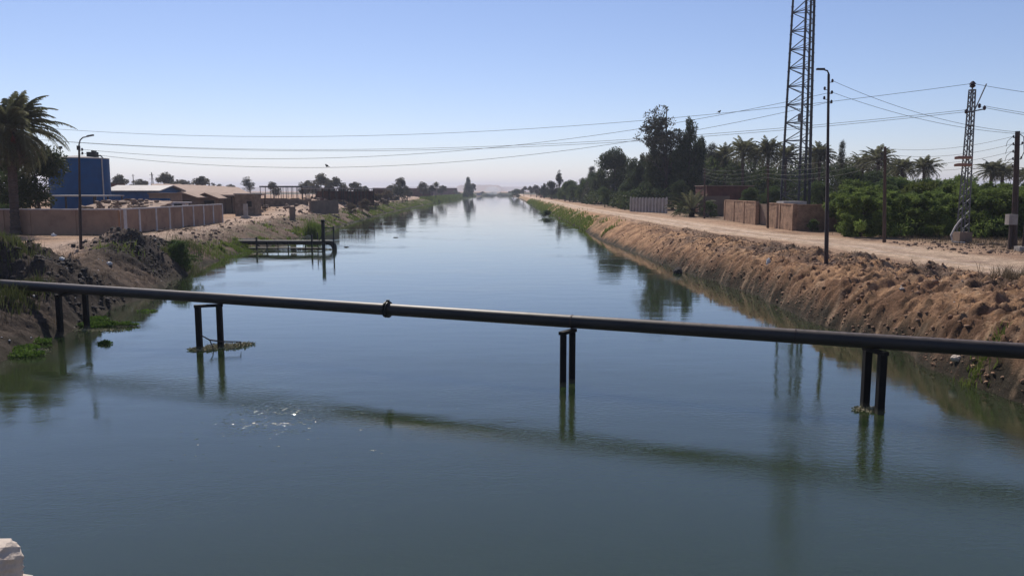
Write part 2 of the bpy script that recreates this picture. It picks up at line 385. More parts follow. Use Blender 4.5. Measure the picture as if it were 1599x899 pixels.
# ------------------------------------------------------------------ ground
def ground():
    dl = np.concatenate([np.arange(0, 10, .12), 10 * 1.13 ** np.arange(0, 53)])
    dr = np.concatenate([np.arange(0, 7, .09), np.arange(7, 13, .25), 13 * 1.13 ** np.arange(0, 51)])
    bed = np.linspace(0, 1, 14)[1:-1]
    ys = [-60.]
    while ys[-1] < 6800:
        y = ys[-1]
        ys.append(y + (max(.1, y * .0036) if 13 < y < 1050 else (3 if y < 13 - 3 else .5 if y < 14 else y * .04)))
    ys = np.array(ys)
    nL, nB, nR = len(dl), len(bed), len(dr); nc = nL + nB + nR
    xl, xr = XL(ys), XR(ys)
    X = np.concatenate([xl[:, None] - dl[::-1][None], xl[:, None] + (xr - xl)[:, None] * bed[None], xr[:, None] + dr[None]], 1)
    Y = np.repeat(ys[:, None], nc, 1)
    Z = gz(X, Y)
    Z[:, nL - 1] = -.02; Z[:, nL + nB] = -.02
    Z += 1.6 * sstep(988, 1006, Y) * 0
    v = np.stack([X, Y, Z], -1).reshape(-1, 3)
    i = np.arange(len(ys) - 1)[:, None] * nc + np.arange(nc - 1)[None]
    f = np.stack([i, i + 1, i + 1 + nc, i + nc], -1).reshape(-1, 4)
    me = np_mesh('ground', v, f, True)
    x, y = v[:, 0], v[:, 1]
    DL, DR = XL(y) - x, x - XR(y)
    n1 = fbm(x / 3.1 + 31, y / 3.1, 4); n2 = fbm(x / .7 + 11, y / .7, 3); n3 = fbm(x / 14 + 3, y / 14, 3)
    def mix(a, b, t): return a * (1 - t[:, None]) + np.asarray(b)[None] * t[:, None]
    c = np.tile(np.array([.41, .27, .18]), (len(v), 1))
    c = mix(c, (.29, .185, .12), sstep(-.1, .5, n3 + .5 * n1))
    # right bank
    r = DR > 0
    sl = (1 - sstep(-1.0, .8, DR - WR(y))) * r
    c = mix(c, (.45, .265, .15), sl)
    c = mix(c, (.25, .14, .082), sl * sstep(-.2, .3, n1 + .5 * n2))
    c = mix(c, (.15, .105, .08), np.clip(crest(x, y) * sstep(-.25, .15, n1 + .5 * n2), 0, 1) * r)
    near = (1 - sstep(24, 42, y))
    c = mix(c, (.17, .098, .06), sl * near * .8 * sstep(-.35, .15, n2 + n1))
    c = mix(c, (.14, .082, .052), sl * (1 - sstep(.5, 1.5, DR + .8 * n1)) * (1 - sstep(60, 110, y)) * .55)
    farr = sstep(85, 160, y)
    c = mix(c, (.22, .19, .10), sl * farr * sstep(-.2, .3, n1))
    rl = road_l(y) + .7 * perlin(y / 5, 2.2); rw = road_w(y)
    ru = sstep(-.9, .5, x - rl) * (1 - sstep(-.6, .9, x - rl - rw)) * r
    c = mix(c, (.55, .40, .28), ru)
    trk = np.exp(-((x - rl - rw * .3) / .35) ** 2) + np.exp(-((x - rl - rw * .7) / .35) ** 2)
    c = mix(c, (.58, .45, .35), np.clip(ru * trk * .9, 0, 1))
    c = mix(c, (.36, .255, .19), np.clip(ru * np.exp(-((x - rl - rw * .5 - .4 * n1) / .5) ** 2) * .6 + ru * sstep(.25, .5, n1 + .3 * n2) * .5, 0, 1))
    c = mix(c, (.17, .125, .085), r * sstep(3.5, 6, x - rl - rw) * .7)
    # left bank
    l = DL > 0
    s2 = (1 - sstep(-1.5, .8, DL - WL(y))) * l
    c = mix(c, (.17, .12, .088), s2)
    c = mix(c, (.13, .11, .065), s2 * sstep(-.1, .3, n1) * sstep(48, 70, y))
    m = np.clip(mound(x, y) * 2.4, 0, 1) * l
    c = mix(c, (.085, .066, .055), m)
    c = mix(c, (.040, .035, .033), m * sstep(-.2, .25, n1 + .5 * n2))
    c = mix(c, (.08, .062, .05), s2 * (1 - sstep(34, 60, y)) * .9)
    trl = np.interp(y, [0, 45, 60, 80, 135, 300, 900], [-29, -29.5, -31, -31.5, -36.5, -42, -40])
    tr = np.exp(-((x - trl) / np.interp(y, [0, 60, 90, 200], [4.5, 4, 3, 4])) ** 4) * l
    c = mix(c, (.46, .34, .26), tr * .85)
    c = mix(c, (.085, .062, .045), l * sstep(70.5, 73, y + .8 * n1) * (1 - sstep(75.5, 77, y)) * (1 - sstep(-35, -32.5, x)) * .9)  # wall-foot strip: dark debris, with the wall's longer shadow put into the colour
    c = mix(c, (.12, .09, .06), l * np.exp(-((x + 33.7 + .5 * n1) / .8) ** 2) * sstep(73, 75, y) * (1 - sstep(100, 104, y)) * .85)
    # wet toes and bed
    d = np.maximum(DL, DR)
    c = mix(c, (.06, .05, .036), (1 - sstep(.1, .75, d + .3 * n2)))
    st = perlin((y - .5 * x) / .38 + 9, (x + .5 * y) / 2.1) + .5 * perlin(x / .33, y / .33)
    c = mix(c, (.085, .055, .038), sl * sstep(.22, .5, st) * (1 - sstep(60, 100, y)) * .75)
    c = mix(c, (.50, .34, .22), sl * sstep(.25, .55, -st) * (1 - sstep(60, 100, y)) * .5)
    c *= (1 + .3 * n2)[:, None]
    c = mix(c, (.07, .075, .045), sstep(965, 985, y) * (1 - sstep(1040, 1070, y)))
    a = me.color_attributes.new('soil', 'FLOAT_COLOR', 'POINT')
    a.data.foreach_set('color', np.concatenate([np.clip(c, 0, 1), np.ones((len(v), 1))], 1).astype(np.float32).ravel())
    mt, t, P, new = nt('soil')
    at = new('ShaderNodeAttribute'); at.attribute_name = 'soil'
    tc = new('ShaderNodeTexCoord')
    n = new('ShaderNodeTexNoise'); n.inputs['Scale'].default_value = 2.2; n.inputs['Detail'].default_value = 10; n.inputs['Roughness'].default_value = .75
    t.links.new(tc.outputs['Object'], n.inputs['Vector'])
    mr = new('ShaderNodeMapRange'); mr.inputs[1].default_value, mr.inputs[2].default_value = .3, .7; mr.inputs[3].default_value, mr.inputs[4].default_value = .6, 1.4
    t.links.new(n.outputs[0], mr.inputs[0])
    nf = new('ShaderNodeTexNoise'); nf.inputs['Scale'].default_value = 11; nf.inputs['Detail'].default_value = 6; nf.inputs['Roughness'].default_value = .8
    t.links.new(tc.outputs['Object'], nf.inputs['Vector'])
    m2 = new('ShaderNodeMapRange'); m2.inputs[1].default_value, m2.inputs[2].default_value = .35, .65; m2.inputs[3].default_value, m2.inputs[4].default_value = .66, 1.3
    t.links.new(nf.outputs[0], m2.inputs[0]); mm = new('ShaderNodeMath'); mm.operation = 'MULTIPLY'; t.links.new(mr.outputs[0], mm.inputs[0]); t.links.new(m2.outputs[0], mm.inputs[1])
    hs = new('ShaderNodeHueSaturation'); t.links.new(mm.outputs[0], hs.inputs['Value']); t.links.new(at.outputs['Color'], hs.inputs['Color'])
    t.links.new(hs.outputs[0], P.inputs['Base Color']); P.inputs['Roughness'].default_value = .95; P.inputs['Specular IOR Level'].default_value = .1
    n2_ = new('ShaderNodeTexNoise'); n2_.inputs['Scale'].default_value = 7; n2_.inputs['Detail'].default_value = 9; n2_.inputs['Roughness'].default_value = .8
    t.links.new(tc.outputs['Object'], n2_.inputs['Vector'])
    b = new('ShaderNodeBump'); b.inputs['Distance'].default_value = .16; b.inputs['Strength'].default_value = 1
    t.links.new(n2_.outputs[0], b.inputs['Height']); t.links.new(b.outputs[0], P.inputs['Normal'])
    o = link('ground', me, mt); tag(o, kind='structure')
ground()

# ------------------------------------------------------------------ water
def water():
    ys = np.concatenate([np.arange(-60, 1004, 4.)]); 
    v = []; f = []
    for i, y in enumerate(ys):
        a, b = (float(XL(y)) - 1.2, float(XR(y)) + 1.2)
        v += [(a, y, 0), (b, y, 0)]
        if i: f.append((2 * i - 2, 2 * i - 1, 2 * i + 1, 2 * i))
    me = np_mesh('water', v, f)
    m, t, P, new = nt('canal_water')
    L = t.links.new
    P.inputs['Base Color'].default_value = (.025, .036, .015, 1); P.inputs['Roughness'].default_value = .03; P.inputs['IOR'].default_value = 1.55
    P.subsurface_method = 'BURLEY'; P.inputs['Subsurface Weight'].default_value = 1; P.inputs['Subsurface Radius'].default_value = (.7, 1, .6); P.inputs['Subsurface Scale'].default_value = 5
    geo = new('ShaderNodeNewGeometry'); sep = new('ShaderNodeSeparateXYZ'); L(geo.outputs['Position'], sep.inputs[0])
    def math_(op, a, b=None, c=None, clamp=False):
        q = new('ShaderNodeMath'); q.operation = op; q.use_clamp = clamp
        for i, s in enumerate((a, b, c)):
            if s is None: continue
            if isinstance(s, (int, float)): q.inputs[i].default_value = s
            else: L(s, q.inputs[i])
        return q.outputs[0]
    def noise(scale, detail=3, stretch=(1, 1, 1), rough=.5, w=0):
        mp = new('ShaderNodeMapping'); mp.inputs['Scale'].default_value = stretch; mp.inputs['Location'].default_value = (w, w * .7, 0)
        L(geo.outputs['Position'], mp.inputs[0])
        n = new('ShaderNodeTexNoise'); n.inputs['Scale'].default_value = scale; n.inputs['Detail'].default_value = detail; n.inputs['Roughness'].default_value = rough
        L(mp.outputs[0], n.inputs['Vector']); return n.outputs[0]
    def smooth(x, a, b):
        q = new('ShaderNodeMapRange'); q.interpolation_type = 'SMOOTHSTEP'; L(x, q.inputs[0])
        q.inputs[1].default_value, q.inputs[2].default_value = a, b; return q.outputs[0]
    patch = smooth(noise(.11, 3, (1, 1.4, 1), .55, 3), .47, .66)          # wind-ruffled patches
    # ruffled belt downstream of the pipe
    line = math_('MULTIPLY_ADD', sep.outputs[0], .405, sep.outputs[1])      # = distance along the current from the pipe line
    belt = math_('MULTIPLY', smooth(line, 17.0, 22.0), math_('SUBTRACT', 1.0, smooth(line, 23.0, 27.5)))
    belt = math_('MULTIPLY', belt, smooth(noise(.22, 2, (1, 1, 1), .5, 9), .36, .6))
    nearm = math_('MULTIPLY', math_('SUBTRACT', 1.0, smooth(sep.outputs[1], 12.0, 24.0)), .30)
    spk = math_('MULTIPLY', math_('SUBTRACT', 1.0, smooth(math_('SQRT', math_('ADD', math_('POWER', math_('ADD', sep.outputs[0], 5.9), 2.0), math_('POWER', math_('MULTIPLY', math_('SUBTRACT', sep.outputs[1], 20.8), .9), 2.0))), .1, 1.75)), 1.0)
    amp = math_('ADD', math_('MULTIPLY', patch, .0036), math_('MULTIPLY', belt, .006))
    amp = math_('ADD', amp, math_('MULTIPLY', nearm, .006))
    amp = math_('ADD', amp, .0009)
    cells = smooth(noise(8.5, 1, (.8, 1.2, 1), .5, 21), .57, .61)
    few = math_('MULTIPLY', smooth(noise(6.5, 1, (.8, 1.3, 1), .5, 33), .73, .76), math_('MULTIPLY', math_('MULTIPLY', smooth(sep.outputs[0], -8.5, -7.5), math_('SUBTRACT', 1.0, smooth(sep.outputs[0], -2.0, -.8))), math_('MULTIPLY', smooth(sep.outputs[1], 17.2, 18.5), math_('SUBTRACT', 1.0, smooth(sep.outputs[1], 21.5, 23.0)))))
    glint = math_('ADD', math_('MULTIPLY', math_('MULTIPLY', spk, smooth(noise(1.1, 2, (.5, 1.2, 1), .6, 44), .42, .58)), cells), few, clamp=True)
    amp = math_('ADD', amp, math_('MULTIPLY', glint, .085))
    L(math_('MULTIPLY_ADD', glint, .22, .03), P.inputs['Roughness'])
    rip = noise(4.6, 4, (1, 1.6, 1), .6)
    rip2 = noise(.55, 2, (.7, 1.6, 1), .5, 5)
    rip3 = noise(9.0, 3, (.8, 2.2, 1), .6, 13)
    amp3 = math_('ADD', math_('MULTIPLY', math_('ADD', nearm, math_('MULTIPLY', belt, .12)), .0065), math_('MULTIPLY', patch, .0006))
    h = math_('ADD', math_('MULTIPLY', rip, amp), math_('MULTIPLY', rip2, .006))
    h = math_('ADD', h, math_('MULTIPLY', rip3, amp3))
    b = new('ShaderNodeBump'); b.inputs['Distance'].default_value = 1.0; b.inputs['Strength'].default_value = 1
    L(h, b.inputs['Height']); L(b.outputs[0], P.inputs['Normal'])
    o = link('water', me, m); tag(o, kind='structure')
water()

# ------------------------------------------------------------------ hills, haze, smoke
def hill(name, x0, x1, Y, top_px, depth, seed, flat=.5):
    n = 90; m = 24; v = []
    H = (298 - top_px) / F * Y + 6
    for j in range(m + 1):
        for i in range(n + 1):
            u, w_ = i / n, j / m
            env = float(sstep(0, (1 - flat) / 2, u) * (1 - sstep(1 - (1 - flat) / 2, 1, u))) * math.sin(math.pi * min(w_ * 1.6, 1) * .5) * (1 if w_ < .8 else (1 - w_) * 5)
            x = x0 + (x1 - x0) * u; y = Y + depth * w_
            z = H * env * (1 + .10 * float(fbm(u * 9 + seed, w_ * 3, 3))) + 1.0
            v.append((x, y, z))
    i = np.arange(m)[:, None] * (n + 1) + np.arange(n)[None]
    f = np.stack([i, i + 1, i + n + 2, i + n + 1], -1).reshape(-1, 4)
    o = link(name, np_mesh(name, v, f, True), M['hill']); tag(o, kind='structure'); return o
hill('hills', at_y(690, 298, 2600).x, at_y(800, 298, 2600).x, 2600, 288.5, 500, 1, .55)
hill('hills', at_y(500, 298, 3600).x, at_y(1250, 298, 3600).x, 3600, 291.5, 700, 5, .7)
hill('hills', at_y(120, 298, 3400).x, at_y(560, 298, 3400).x, 3400, 292, 600, 9, .7)

def volbox(name, mn, mx, dens, col, ell=False):
    mb = MB()
    c = [(a + b) / 2 for a, b in zip(mn, mx)]; d = [b - a for a, b in zip(mn, mx)]
    if ell: mb.ball(c, 1, 20, 12, d[0] / 2, d[1] / 2, d[2] / 2)
    else: mb.box(c, d)
    m = bpy.data.materials.new(name); m.use_nodes = True; t = m.node_tree; t.nodes.remove(t.nodes['Principled BSDF'])
    pv = t.nodes.new('ShaderNodeVolumePrincipled'); pv.inputs['Color'].default_value = (*col, 1); pv.inputs['Density'].default_value = dens
    pv.inputs['Anisotropy'].default_value = .3
    t.links.new(pv.outputs[0], t.nodes['Material Output'].inputs['Volume'])
    o = mb.build(name, m); tag(o, kind='stuff'); return o
HAZE = True
if HAZE: volbox('haze', (-9000, -80, -4.5), (9000, 7200, 75), .00023, (.70, .745, .90))

# ------------------------------------------------------------------ vegetation generators
def leaf_quads(rg, pts, L, W, droop=0., out=None, vary=.4):
    n = len(pts)
    d = rg.normal(size=(n, 3))
    if out is not None: d = d * .7 + out
    d[:, 2] -= droop
    d /= np.linalg.norm(d, axis=1)[:, None] + 1e-9
    s = np.cross(d, rg.normal(size=(n, 3))); s /= np.linalg.norm(s, axis=1)[:, None] + 1e-9
    l = (L * (1 + vary * rg.uniform(-1, 1, n)))[:, None]; w_ = (W * (1 + vary * rg.uniform(-1, 1, n)))[:, None]
    v = np.stack([pts, pts + d * l * .5 + s * w_ * .5, pts + d * l, pts + d * l * .5 - s * w_ * .5], 1).reshape(-1, 3)
    f = np.arange(n * 4).reshape(-1, 4)
    return v, f
def crown_mesh(name, seed, shape, n_clump, per, cr, L, W, droop=0, gap=0.):
    """shape(rg) -> a clump centre; each clump is an uneven ball of leaf sprays"""
    rg = np.random.default_rng(seed); V = []; cs = []
    for k in range(n_clump):
        c = np.array(shape(rg)); cs.append(c)
        r = cr * rg.uniform(.55, 1.25); n = int(per * rg.uniform(.5, 1.3))
        u = rg.normal(size=(n, 3)); u /= np.linalg.norm(u, axis=1)[:, None]
        rr = rg.uniform(.35, 1, n)[:, None] ** .6
        p = c + u * rr * r * np.array([1, 1, .72])
        v, _ = leaf_quads(rg, p, L, W, droop, u * .8); V.append(v)
    V = np.concatenate(V); V[:, 2] = np.maximum(V[:, 2], .03)
    return np_mesh(name, V, np.arange(len(V)).reshape(-1, 4)), cs
def trunk_mesh(name, cs, H, r, seed, lean=.3, split=.3, maxl=14, br=.16):
    rg = random.Random(seed); mb = MB()
    top = Vector((rg.uniform(-lean, lean), rg.uniform(-lean, lean), H))
    def ax(t): return Vector((top.x * t + .12 * math.sin(t * 5 + seed), top.y * t, H * t))
    mb.path([ax(t) for t in np.linspace(0, 1, 8)], [r * (1 - .75 * t) * (1.5 if t == 0 else 1) for t in np.linspace(0, 1, 8)], 7)
    for c in cs[:maxl]:
        c = Vector(c); t = min(max(c.z / H - .25, split), .93); a = ax(t)
        m_ = a.lerp(c, .5) + Vector((rg.uniform(-.2, .2), rg.uniform(-.2, .2), .15 * (c - a).length))
        mb.path([a, m_, c], [r * br * 2.2 * (1.1 - t), r * br * 1.3, r * br * .5], 5)
    return mb.mesh(name, True)
def ell(cx, cy, cz, rx, ry, rz, shell=.55):
    def s(rg):
        u = rg.normal(size=3); u /= np.linalg.norm(u); k = rg.uniform(shell, 1)
        return (cx + u[0] * rx * k, cy + u[1] * ry * k, cz + u[2] * rz * k)
    return s
def multi(*fs):
    def s(rg): return fs[rg.integers(len(fs))](rg)
    return s
def cone(R0, z0, z1, p=.9):
    def s(rg):
        t = rg.uniform(0, 1) ** 1.3; a = rg.uniform(0, 2 * np.pi); k = rg.uniform(.35, 1) ** .5
        r = R0 * (1 - t) ** p * k
        return (r * math.cos(a), r * math.sin(a), z0 + (z1 - z0) * t)
    return s
def frond(rg, V, F_, RV, base, az, el, Lf, n, lw, ll, curl):
    """one palm frond: rib plus two ranks of leaflets"""
    d = np.array([math.cos(az) * math.cos(el), math.sin(az) * math.cos(el), math.sin(el)])
    side = np.array([-math.sin(az), math.cos(az), 0.])
    pts = [np.array(base)]; e = el
    for i in range(n):
        e -= curl * (i / n) * 2.0 / n
        pts.append(pts[-1] + Lf / n * np.array([math.cos(az) * math.cos(e), math.sin(az) * math.cos(e), math.sin(e)]))
    RV.append((pts[0], pts[n // 3], pts[2 * n // 3], pts[n]))
    for i in range(max(1, n // 7), n + 1):
        t = i / n; p = pts[i]; fw = pts[i] - pts[i - 1]; fw = fw / np.linalg.norm(fw)
        up = np.cross(side, fw); l = ll * (math.sin(math.pi * min(1, .12 + t * .86)) ** .6) * rg.uniform(.8, 1.15)
        for sgn in (-1, 1):
            q = fw * rg.uniform(.55, .9) + sgn * side * .85 + up * rg.uniform(.1, .4); q /= np.linalg.norm(q)
            q2 = q * l + np.array([0, 0, -.22 * l * rg.uniform(.3, 1.4)])
            wv = fw * lw
            b = len(V); V += [p - wv * .5, p + wv * .5, p + q * l * .55 + wv * .4, p + q2]; F_.append((b, b + 1, b + 2, b + 3))
def palm_meshes(seed, H, nf, Lf, n, lw, ll, r=.26, skirt=8, lean=.3, up=(-.5, 1.35)):
    rg = np.random.default_rng(seed); V, F_, RV = [], [], []; V2, F2 = [], []
    lx, ly = rg.uniform(-lean, lean), rg.uniform(-lean, lean)
    top = np.array([lx, ly, H])
    for k in range(nf):
        t = (k + .5) / nf; el = up[0] + (up[1] - up[0]) * t ** .9 + rg.uniform(-.1, .1)
        az = k * 2.39996 + rg.uniform(-.5, .5)
        frond(rg, V, F_, RV, top + np.array([.15 * math.cos(az), .15 * math.sin(az), (t - .5) * .5]), az, el, Lf * rg.uniform(.7, 1.1) * (.75 + .25 * math.sin(math.pi * min(t + .15, 1))), n, lw, ll, rg.uniform(.95, 1.55) * (1.15 - .4 * t))
    for k in range(skirt):
        az = rg.uniform(0, 6.28)
        frond(rg, V2, F2, [], top + np.array([.1 * math.cos(az), .1 * math.sin(az), -.4]), az, rg.uniform(-.9, -.4), Lf * .62, max(6, n // 2), lw * 1.3, ll * .7, .9)
    crown = np_mesh('crown', np.array(V), np.array(F_))
    skirtm = np_mesh('dead_fronds', np.array(V2), np.array(F2)) if skirt else None
    rb = MB()
    for p in RV: rb.path(p, [.035, .028, .02, .008], 4, False)
    ribs = rb.mesh('frond_ribs')
    tb = MB(); ts = np.linspace(0, 1, 42)
    tb.path([(lx * t ** 1.5, ly * t ** 1.5, H * t) for t in ts], [r * (1.35 - .35 * min(1, t * 8)) * (1 + (.13 if i % 2 else -.05)) * (1 + .35 * max(0, t - .86) / .14) for i, t in enumerate(ts)], 11)
    for k in range(46):                       # cut frond stubs under the crown
        t = .74 + .25 * k / 46; az = k * 2.4; p = Vector((lx * t ** 1.5, ly * t ** 1.5, H * t))
        o_ = Vector((math.cos(az), math.sin(az), .9)).normalized()
        tb.beam(p + o_ * r * .7, p + o_ * (r + .22), .11, .06)
    return crown, skirtm, ribs, tb.mesh('trunk', False)
def blades(rg, pts, h, w_, lean=.35, seg=2, vary=.4):
    n = len(pts); a = rg.uniform(0, 2 * np.pi, n); hh = h * (1 + vary * rg.uniform(-1, 1, n))
    s = np.stack([np.cos(a), np.sin(a), 0 * a], 1) * (w_ * .5)
    b = rg.uniform(0, 2 * np.pi, n); le = lean * rg.uniform(.1, 1, n) * hh
    ld = np.stack([np.cos(b), np.sin(b), 0 * b], 1) * le[:, None]
    z = np.array([0, 0, 1.])
    mid = pts + ld * .35 + z * (hh * .6)[:, None]; tip = pts + ld + z * (hh * .97)[:, None]
    v = np.stack([pts - s, pts + s, mid + s * .8, mid - s * .8, tip], 1).reshape(-1, 3)
    k = np.arange(n) * 5
    f = np.concatenate([np.stack([k, k + 1, k + 2, k + 3], 1), np.stack([k + 3, k + 2, k + 4, k + 4], 1)])
    # second face is a triangle: use a degenerate-free tri list instead
    me = bpy.data.meshes.new('blades'); me.from_pydata([tuple(q) for q in v], [], [tuple(q) for q in f[:n]] + [tuple(q[:3]) for q in f[n:]])
    return me
# ------------------------------------------------------------------ water pipe on piles
PA = on_z(0, 443.5, 1.93); PB = on_z(1599, 548, 1.93); pd = (PB - PA).normalized()
P0, P1 = PA - pd * 9, PB + pd * 5
pipe = thing('water_pipe', 'long dark steel pipe crossing the whole canal above the water', 'pipe', P0)
def pl(p): return Vector(p) - P0
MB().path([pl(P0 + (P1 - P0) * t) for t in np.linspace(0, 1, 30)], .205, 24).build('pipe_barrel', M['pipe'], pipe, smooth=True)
def on_pipe(px, py): 
    q = at_y(px, py, 25); best = min(np.linspace(0, 1, 2000), key=lambda t: abs(proj(P0 + (P1 - P0) * t)[0] - px)); return P0 + (P1 - P0) * best
c = on_pipe(605, 0); mb = MB()
for k in (-.05, .05):
    mb.path([pl(c + pd * (k - .018)), pl(c + pd * (k + .018))], .285, 20)
mb.path([pl(c - pd * .06), pl(c + pd * .06)], .235, 20)
mb.box(pl(c) + Vector((.02, 0, .30)), (.12, .08, .07))
mb.build('collar', M['black'], pipe)
for px in (893, 1243):
    c = on_pipe(px, 0); MB().path([pl(c - pd * .02), pl(c + pd * .02)], .218, 20).build('weld_ring', M['rust'], pipe)
PAIRS = [((95, 523), (136, 513), 'pair of black piles under the pipe standing among green water plants by the left bank', .15),
         ((312, 546), (345, 544), 'pair of black piles under the pipe with a branch and pale debris caught between', .16),
         ((879, 603), (893, 598), 'pair of close black piles under the pipe in clear open water mid canal', .15),
         ((1350, 637), (1373, 646), 'pair of black piles under the pipe with a small debris ring near the right bank', .16)]
SUP = []
for a, b, lab, wd in PAIRS:
    A, B = on_z(*a, 0), on_z(*b, 0); mid = (A + B) / 2
    t = thing('pipe_support', lab, 'pipe support', (mid.x, mid.y, 0), 0, 'pile supports under the pipe')
    d = (B - A).normalized(); ztop = 1.93 - .205 - .10
    for q in (A, B):
        l = q - mid; MB().beam((l.x, l.y, -1.6), (l.x, l.y, ztop), .19, .19).build('pile', M['pile'], t)
    # the pipe line's foot, for the crossbeam
    MB().beam(A - mid - d * .14 + Vector((0, 0, ztop + .05)), B - mid + d * .14 + Vector((0, 0, ztop + .05)), .17, .10).build('crossbeam', M['pile'], t)
    SUP.append((A, B))
# driftwood caught at the second pair
A, B = SUP[1]
mb = MB(); b0 = A + Vector((.15, -.1, .62))
mb.path([A + Vector((.12, -.16, .60)), A + Vector((.42, -.10, .40)), B + Vector((.1, -.28, .33)), B + Vector((.85, -.2, .30))], [.02, .03, .032, .02], 6)
mb.path([A + Vector((.42, -.10, .40)), A + Vector((.55, -.2, .2)), A + Vector((.62, -.25, -.05))], [.025, .02, .015], 5)
mb.path([B + Vector((.8, -.2, .30)), B + Vector((.84, -.22, .08))], [.018, .01], 5)
tag(mb.build('driftwood_branch', M['bark'], smooth=True), 'bare forked branch snagged on the piles above pale debris', 'branch')

def raft(name, lab, blobs, mt, n, size, zt=.02, kind='stuff', seed=3):
    rg = np.random.default_rng(seed); V = []
    for cx, cy, rx, ry, k in blobs:
        m_ = int(n * k); a = rg.uniform(0, 6.28, m_); rr = rg.uniform(0, 1, m_) ** .6
        p = np.stack([cx + rx * rr * np.cos(a), cy + ry * rr * np.sin(a), np.full(m_, zt) + rg.uniform(0, .03, m_)], 1)
        q, _ = leaf_quads(rg, p, size, size * .5, 0, rg.normal(size=(m_, 3)) * np.array([1, 1, .25])); q[:, 2] = np.maximum(q[:, 2], .006); V.append(q)
    V = np.concatenate(V); o = link(name, np_mesh(name, V, np.arange(len(V)).reshape(-1, 4)), mt); tag(o, lab, 'floating debris' if kind == 'stuff' else None, None, kind); return o
A, B = SUP[1]; mid = (A + B) / 2
raft('floating_debris', 'pale mat of dry debris floating round the piles with the branch', [(mid.x - .25, mid.y - .1, .55, .35, .35), (mid.x + .45, mid.y + .5, .8, .55, .5), (mid.x + 1.0, mid.y + .9, .4, .3, .15)], M['scum'], 2600, .075)
A, B = SUP[3]; mid = (A + B) / 2
raft('floating_debris', 'small ring of dry debris floating at the right-hand piles', [(mid.x - .05, mid.y + .05, .42, .3, 1)], M['scum'], 700, .07, seed=5)
# thin pale scum line along the pump intake and left shore
sb = []
for px in range(330, 560, 4):
    q = on_z(px, np.interp(px, [330, 395, 520, 560], [404, 392, 389.5, 386.5]), 0)
    if px < 522: sb.append((q.x, q.y, .35, .25, .02))
raft('floating_debris', 'thin pale line of scum along the intake pipes', sb, M['scum'], 2600, .12, seed=6)
sb = []
for y in np.arange(95, 330, 1.5):
    sb.append((float(XL(y)) + .25, y, .35, 1.0, .012))
raft('floating_debris', 'pale scum strung along the foot of the far left shore', sb, M['scum'], 3000, .25, seed=8)
sb = [(float(XR(y)) - .15, y, .14, .5, .012) for y in np.arange(20, 62, .7)]
raft('floating_debris', 'thin broken litter line at the foot of the right bank', sb, M['clod'], 500, .06, seed=9)

# water hyacinth
def hyacinth(name, lab, blobs, n, seed, h=.22):
    rg = np.random.default_rng(seed); V = []
    for cx, cy, rx, ry, k in blobs:
        m_ = int(n * k); a = rg.uniform(0, 6.28, m_); rr = rg.uniform(0, 1, m_) ** .55
        hh = h * (1 - .5 * rr) * rg.uniform(.2, 1, m_)
        p = np.stack([cx + rx * rr * np.cos(a), cy + ry * rr * np.sin(a), hh], 1)
        up = np.stack([rg.normal(size=m_), rg.normal(size=m_), np.abs(rg.normal(size=m_)) * .7], 1)
        q, _ = leaf_quads(rg, p, .12, .095, 0, up); q[:, 2] = np.maximum(q[:, 2], .01); V.append(q)
    V = np.concatenate(V); o = link(name, np_mesh(name, V, np.arange(len(V)).reshape(-1, 4)), M['hyacinth']); return o
def B_(px, py, rx, ry, k):
    q = on_z(px, py, 0); return (q.x, q.y, rx, ry, k)
tag(hyacinth('water_plants', '', [B_(65, 507, .9, .8, .2), B_(95, 499, 1.2, 1.0, .3), B_(130, 501, 1.1, .7, .25), B_(155, 509, 1.0, .4, .14), B_(183, 509, .9, .22, .09), B_(55, 535, .6, .5, .05), B_(30, 547, .7, .6, .06), B_(42, 556, .6, .4, .05)], 9500, 11, .17), kind='stuff')
raft('floating_debris', 'thin pale debris fringe round the green plants at the left piles', [B_(150, 516, 1.3, .25, .4), B_(185, 510, 1.0, .2, .2), B_(45, 550, .8, .6, .4)], M['scum'], 1500, .07, seed=15)
tag(hyacinth('water_hyacinth', '', [B_(163, 537, .27, .17, 1)], 150, 12, .08), 'small bright green floating plant clump alone on open water', 'water plant')
tag(hyacinth('water_hyacinth', '', [B_(230, 486, .5, .12, 1)], 60, 13, .05), 'sparse flat plant scrap floating past the left piles', 'water plant')

# ------------------------------------------------------------------ pump intake
I0 = on_z(395, 391, 0); I1 = on_z(522, 391, 0); Y0 = I0.y + .2
pk = thing('pump_intake', 'dark twin intake pipes on posts reaching from the left bank into the canal', 'pump intake', (I1.x, Y0, 0))
Lp = I1.x - I0.x
def elbow(y, z, xe, r):
    pts = [(-Lp - 1.6, y, z + .02), (-Lp * .5, y, z)]
    R_ = z - .02
    R_ = min(R_, .62)
    pts += [(xe - R_ + R_ * math.sin(a), y, z - R_ + R_ * math.cos(a)) for a in np.linspace(0, math.pi / 2, 9)]
    pts += [(xe, y, -.8)]
    return MB().path(pts, r, 14)
elbow(0, .86, .05, .155).build('intake_pipe', M['darksteel'], pk, smooth=True)
elbow(.5, .66, -.25, .14).build('intake_pipe', M['darksteel'], pk, smooth=True)
MB().path([(-Lp - 1, -.1, .22), (-1.2, -.1, .2)], .09, 10).build('lower_pipe', M['black'], pk, smooth=True)
def sx(px): return (px - 522) / 127 * Lp
for px, h, r in ((401, 1.35, .075), (417, .95, .05), (434, .9, .04), (450, .9, .05), (477, .9, .04), (487, 1.6, .075), (493, 1.75, .055), (505, 3.1, .15), (521, 2.45, .065)):
    MB().box((sx(px), -.18 if px not in (493,) else .7, h / 2 - .5), (r * 2, r * 2, h + 1)).build('post', M['black'], pk)
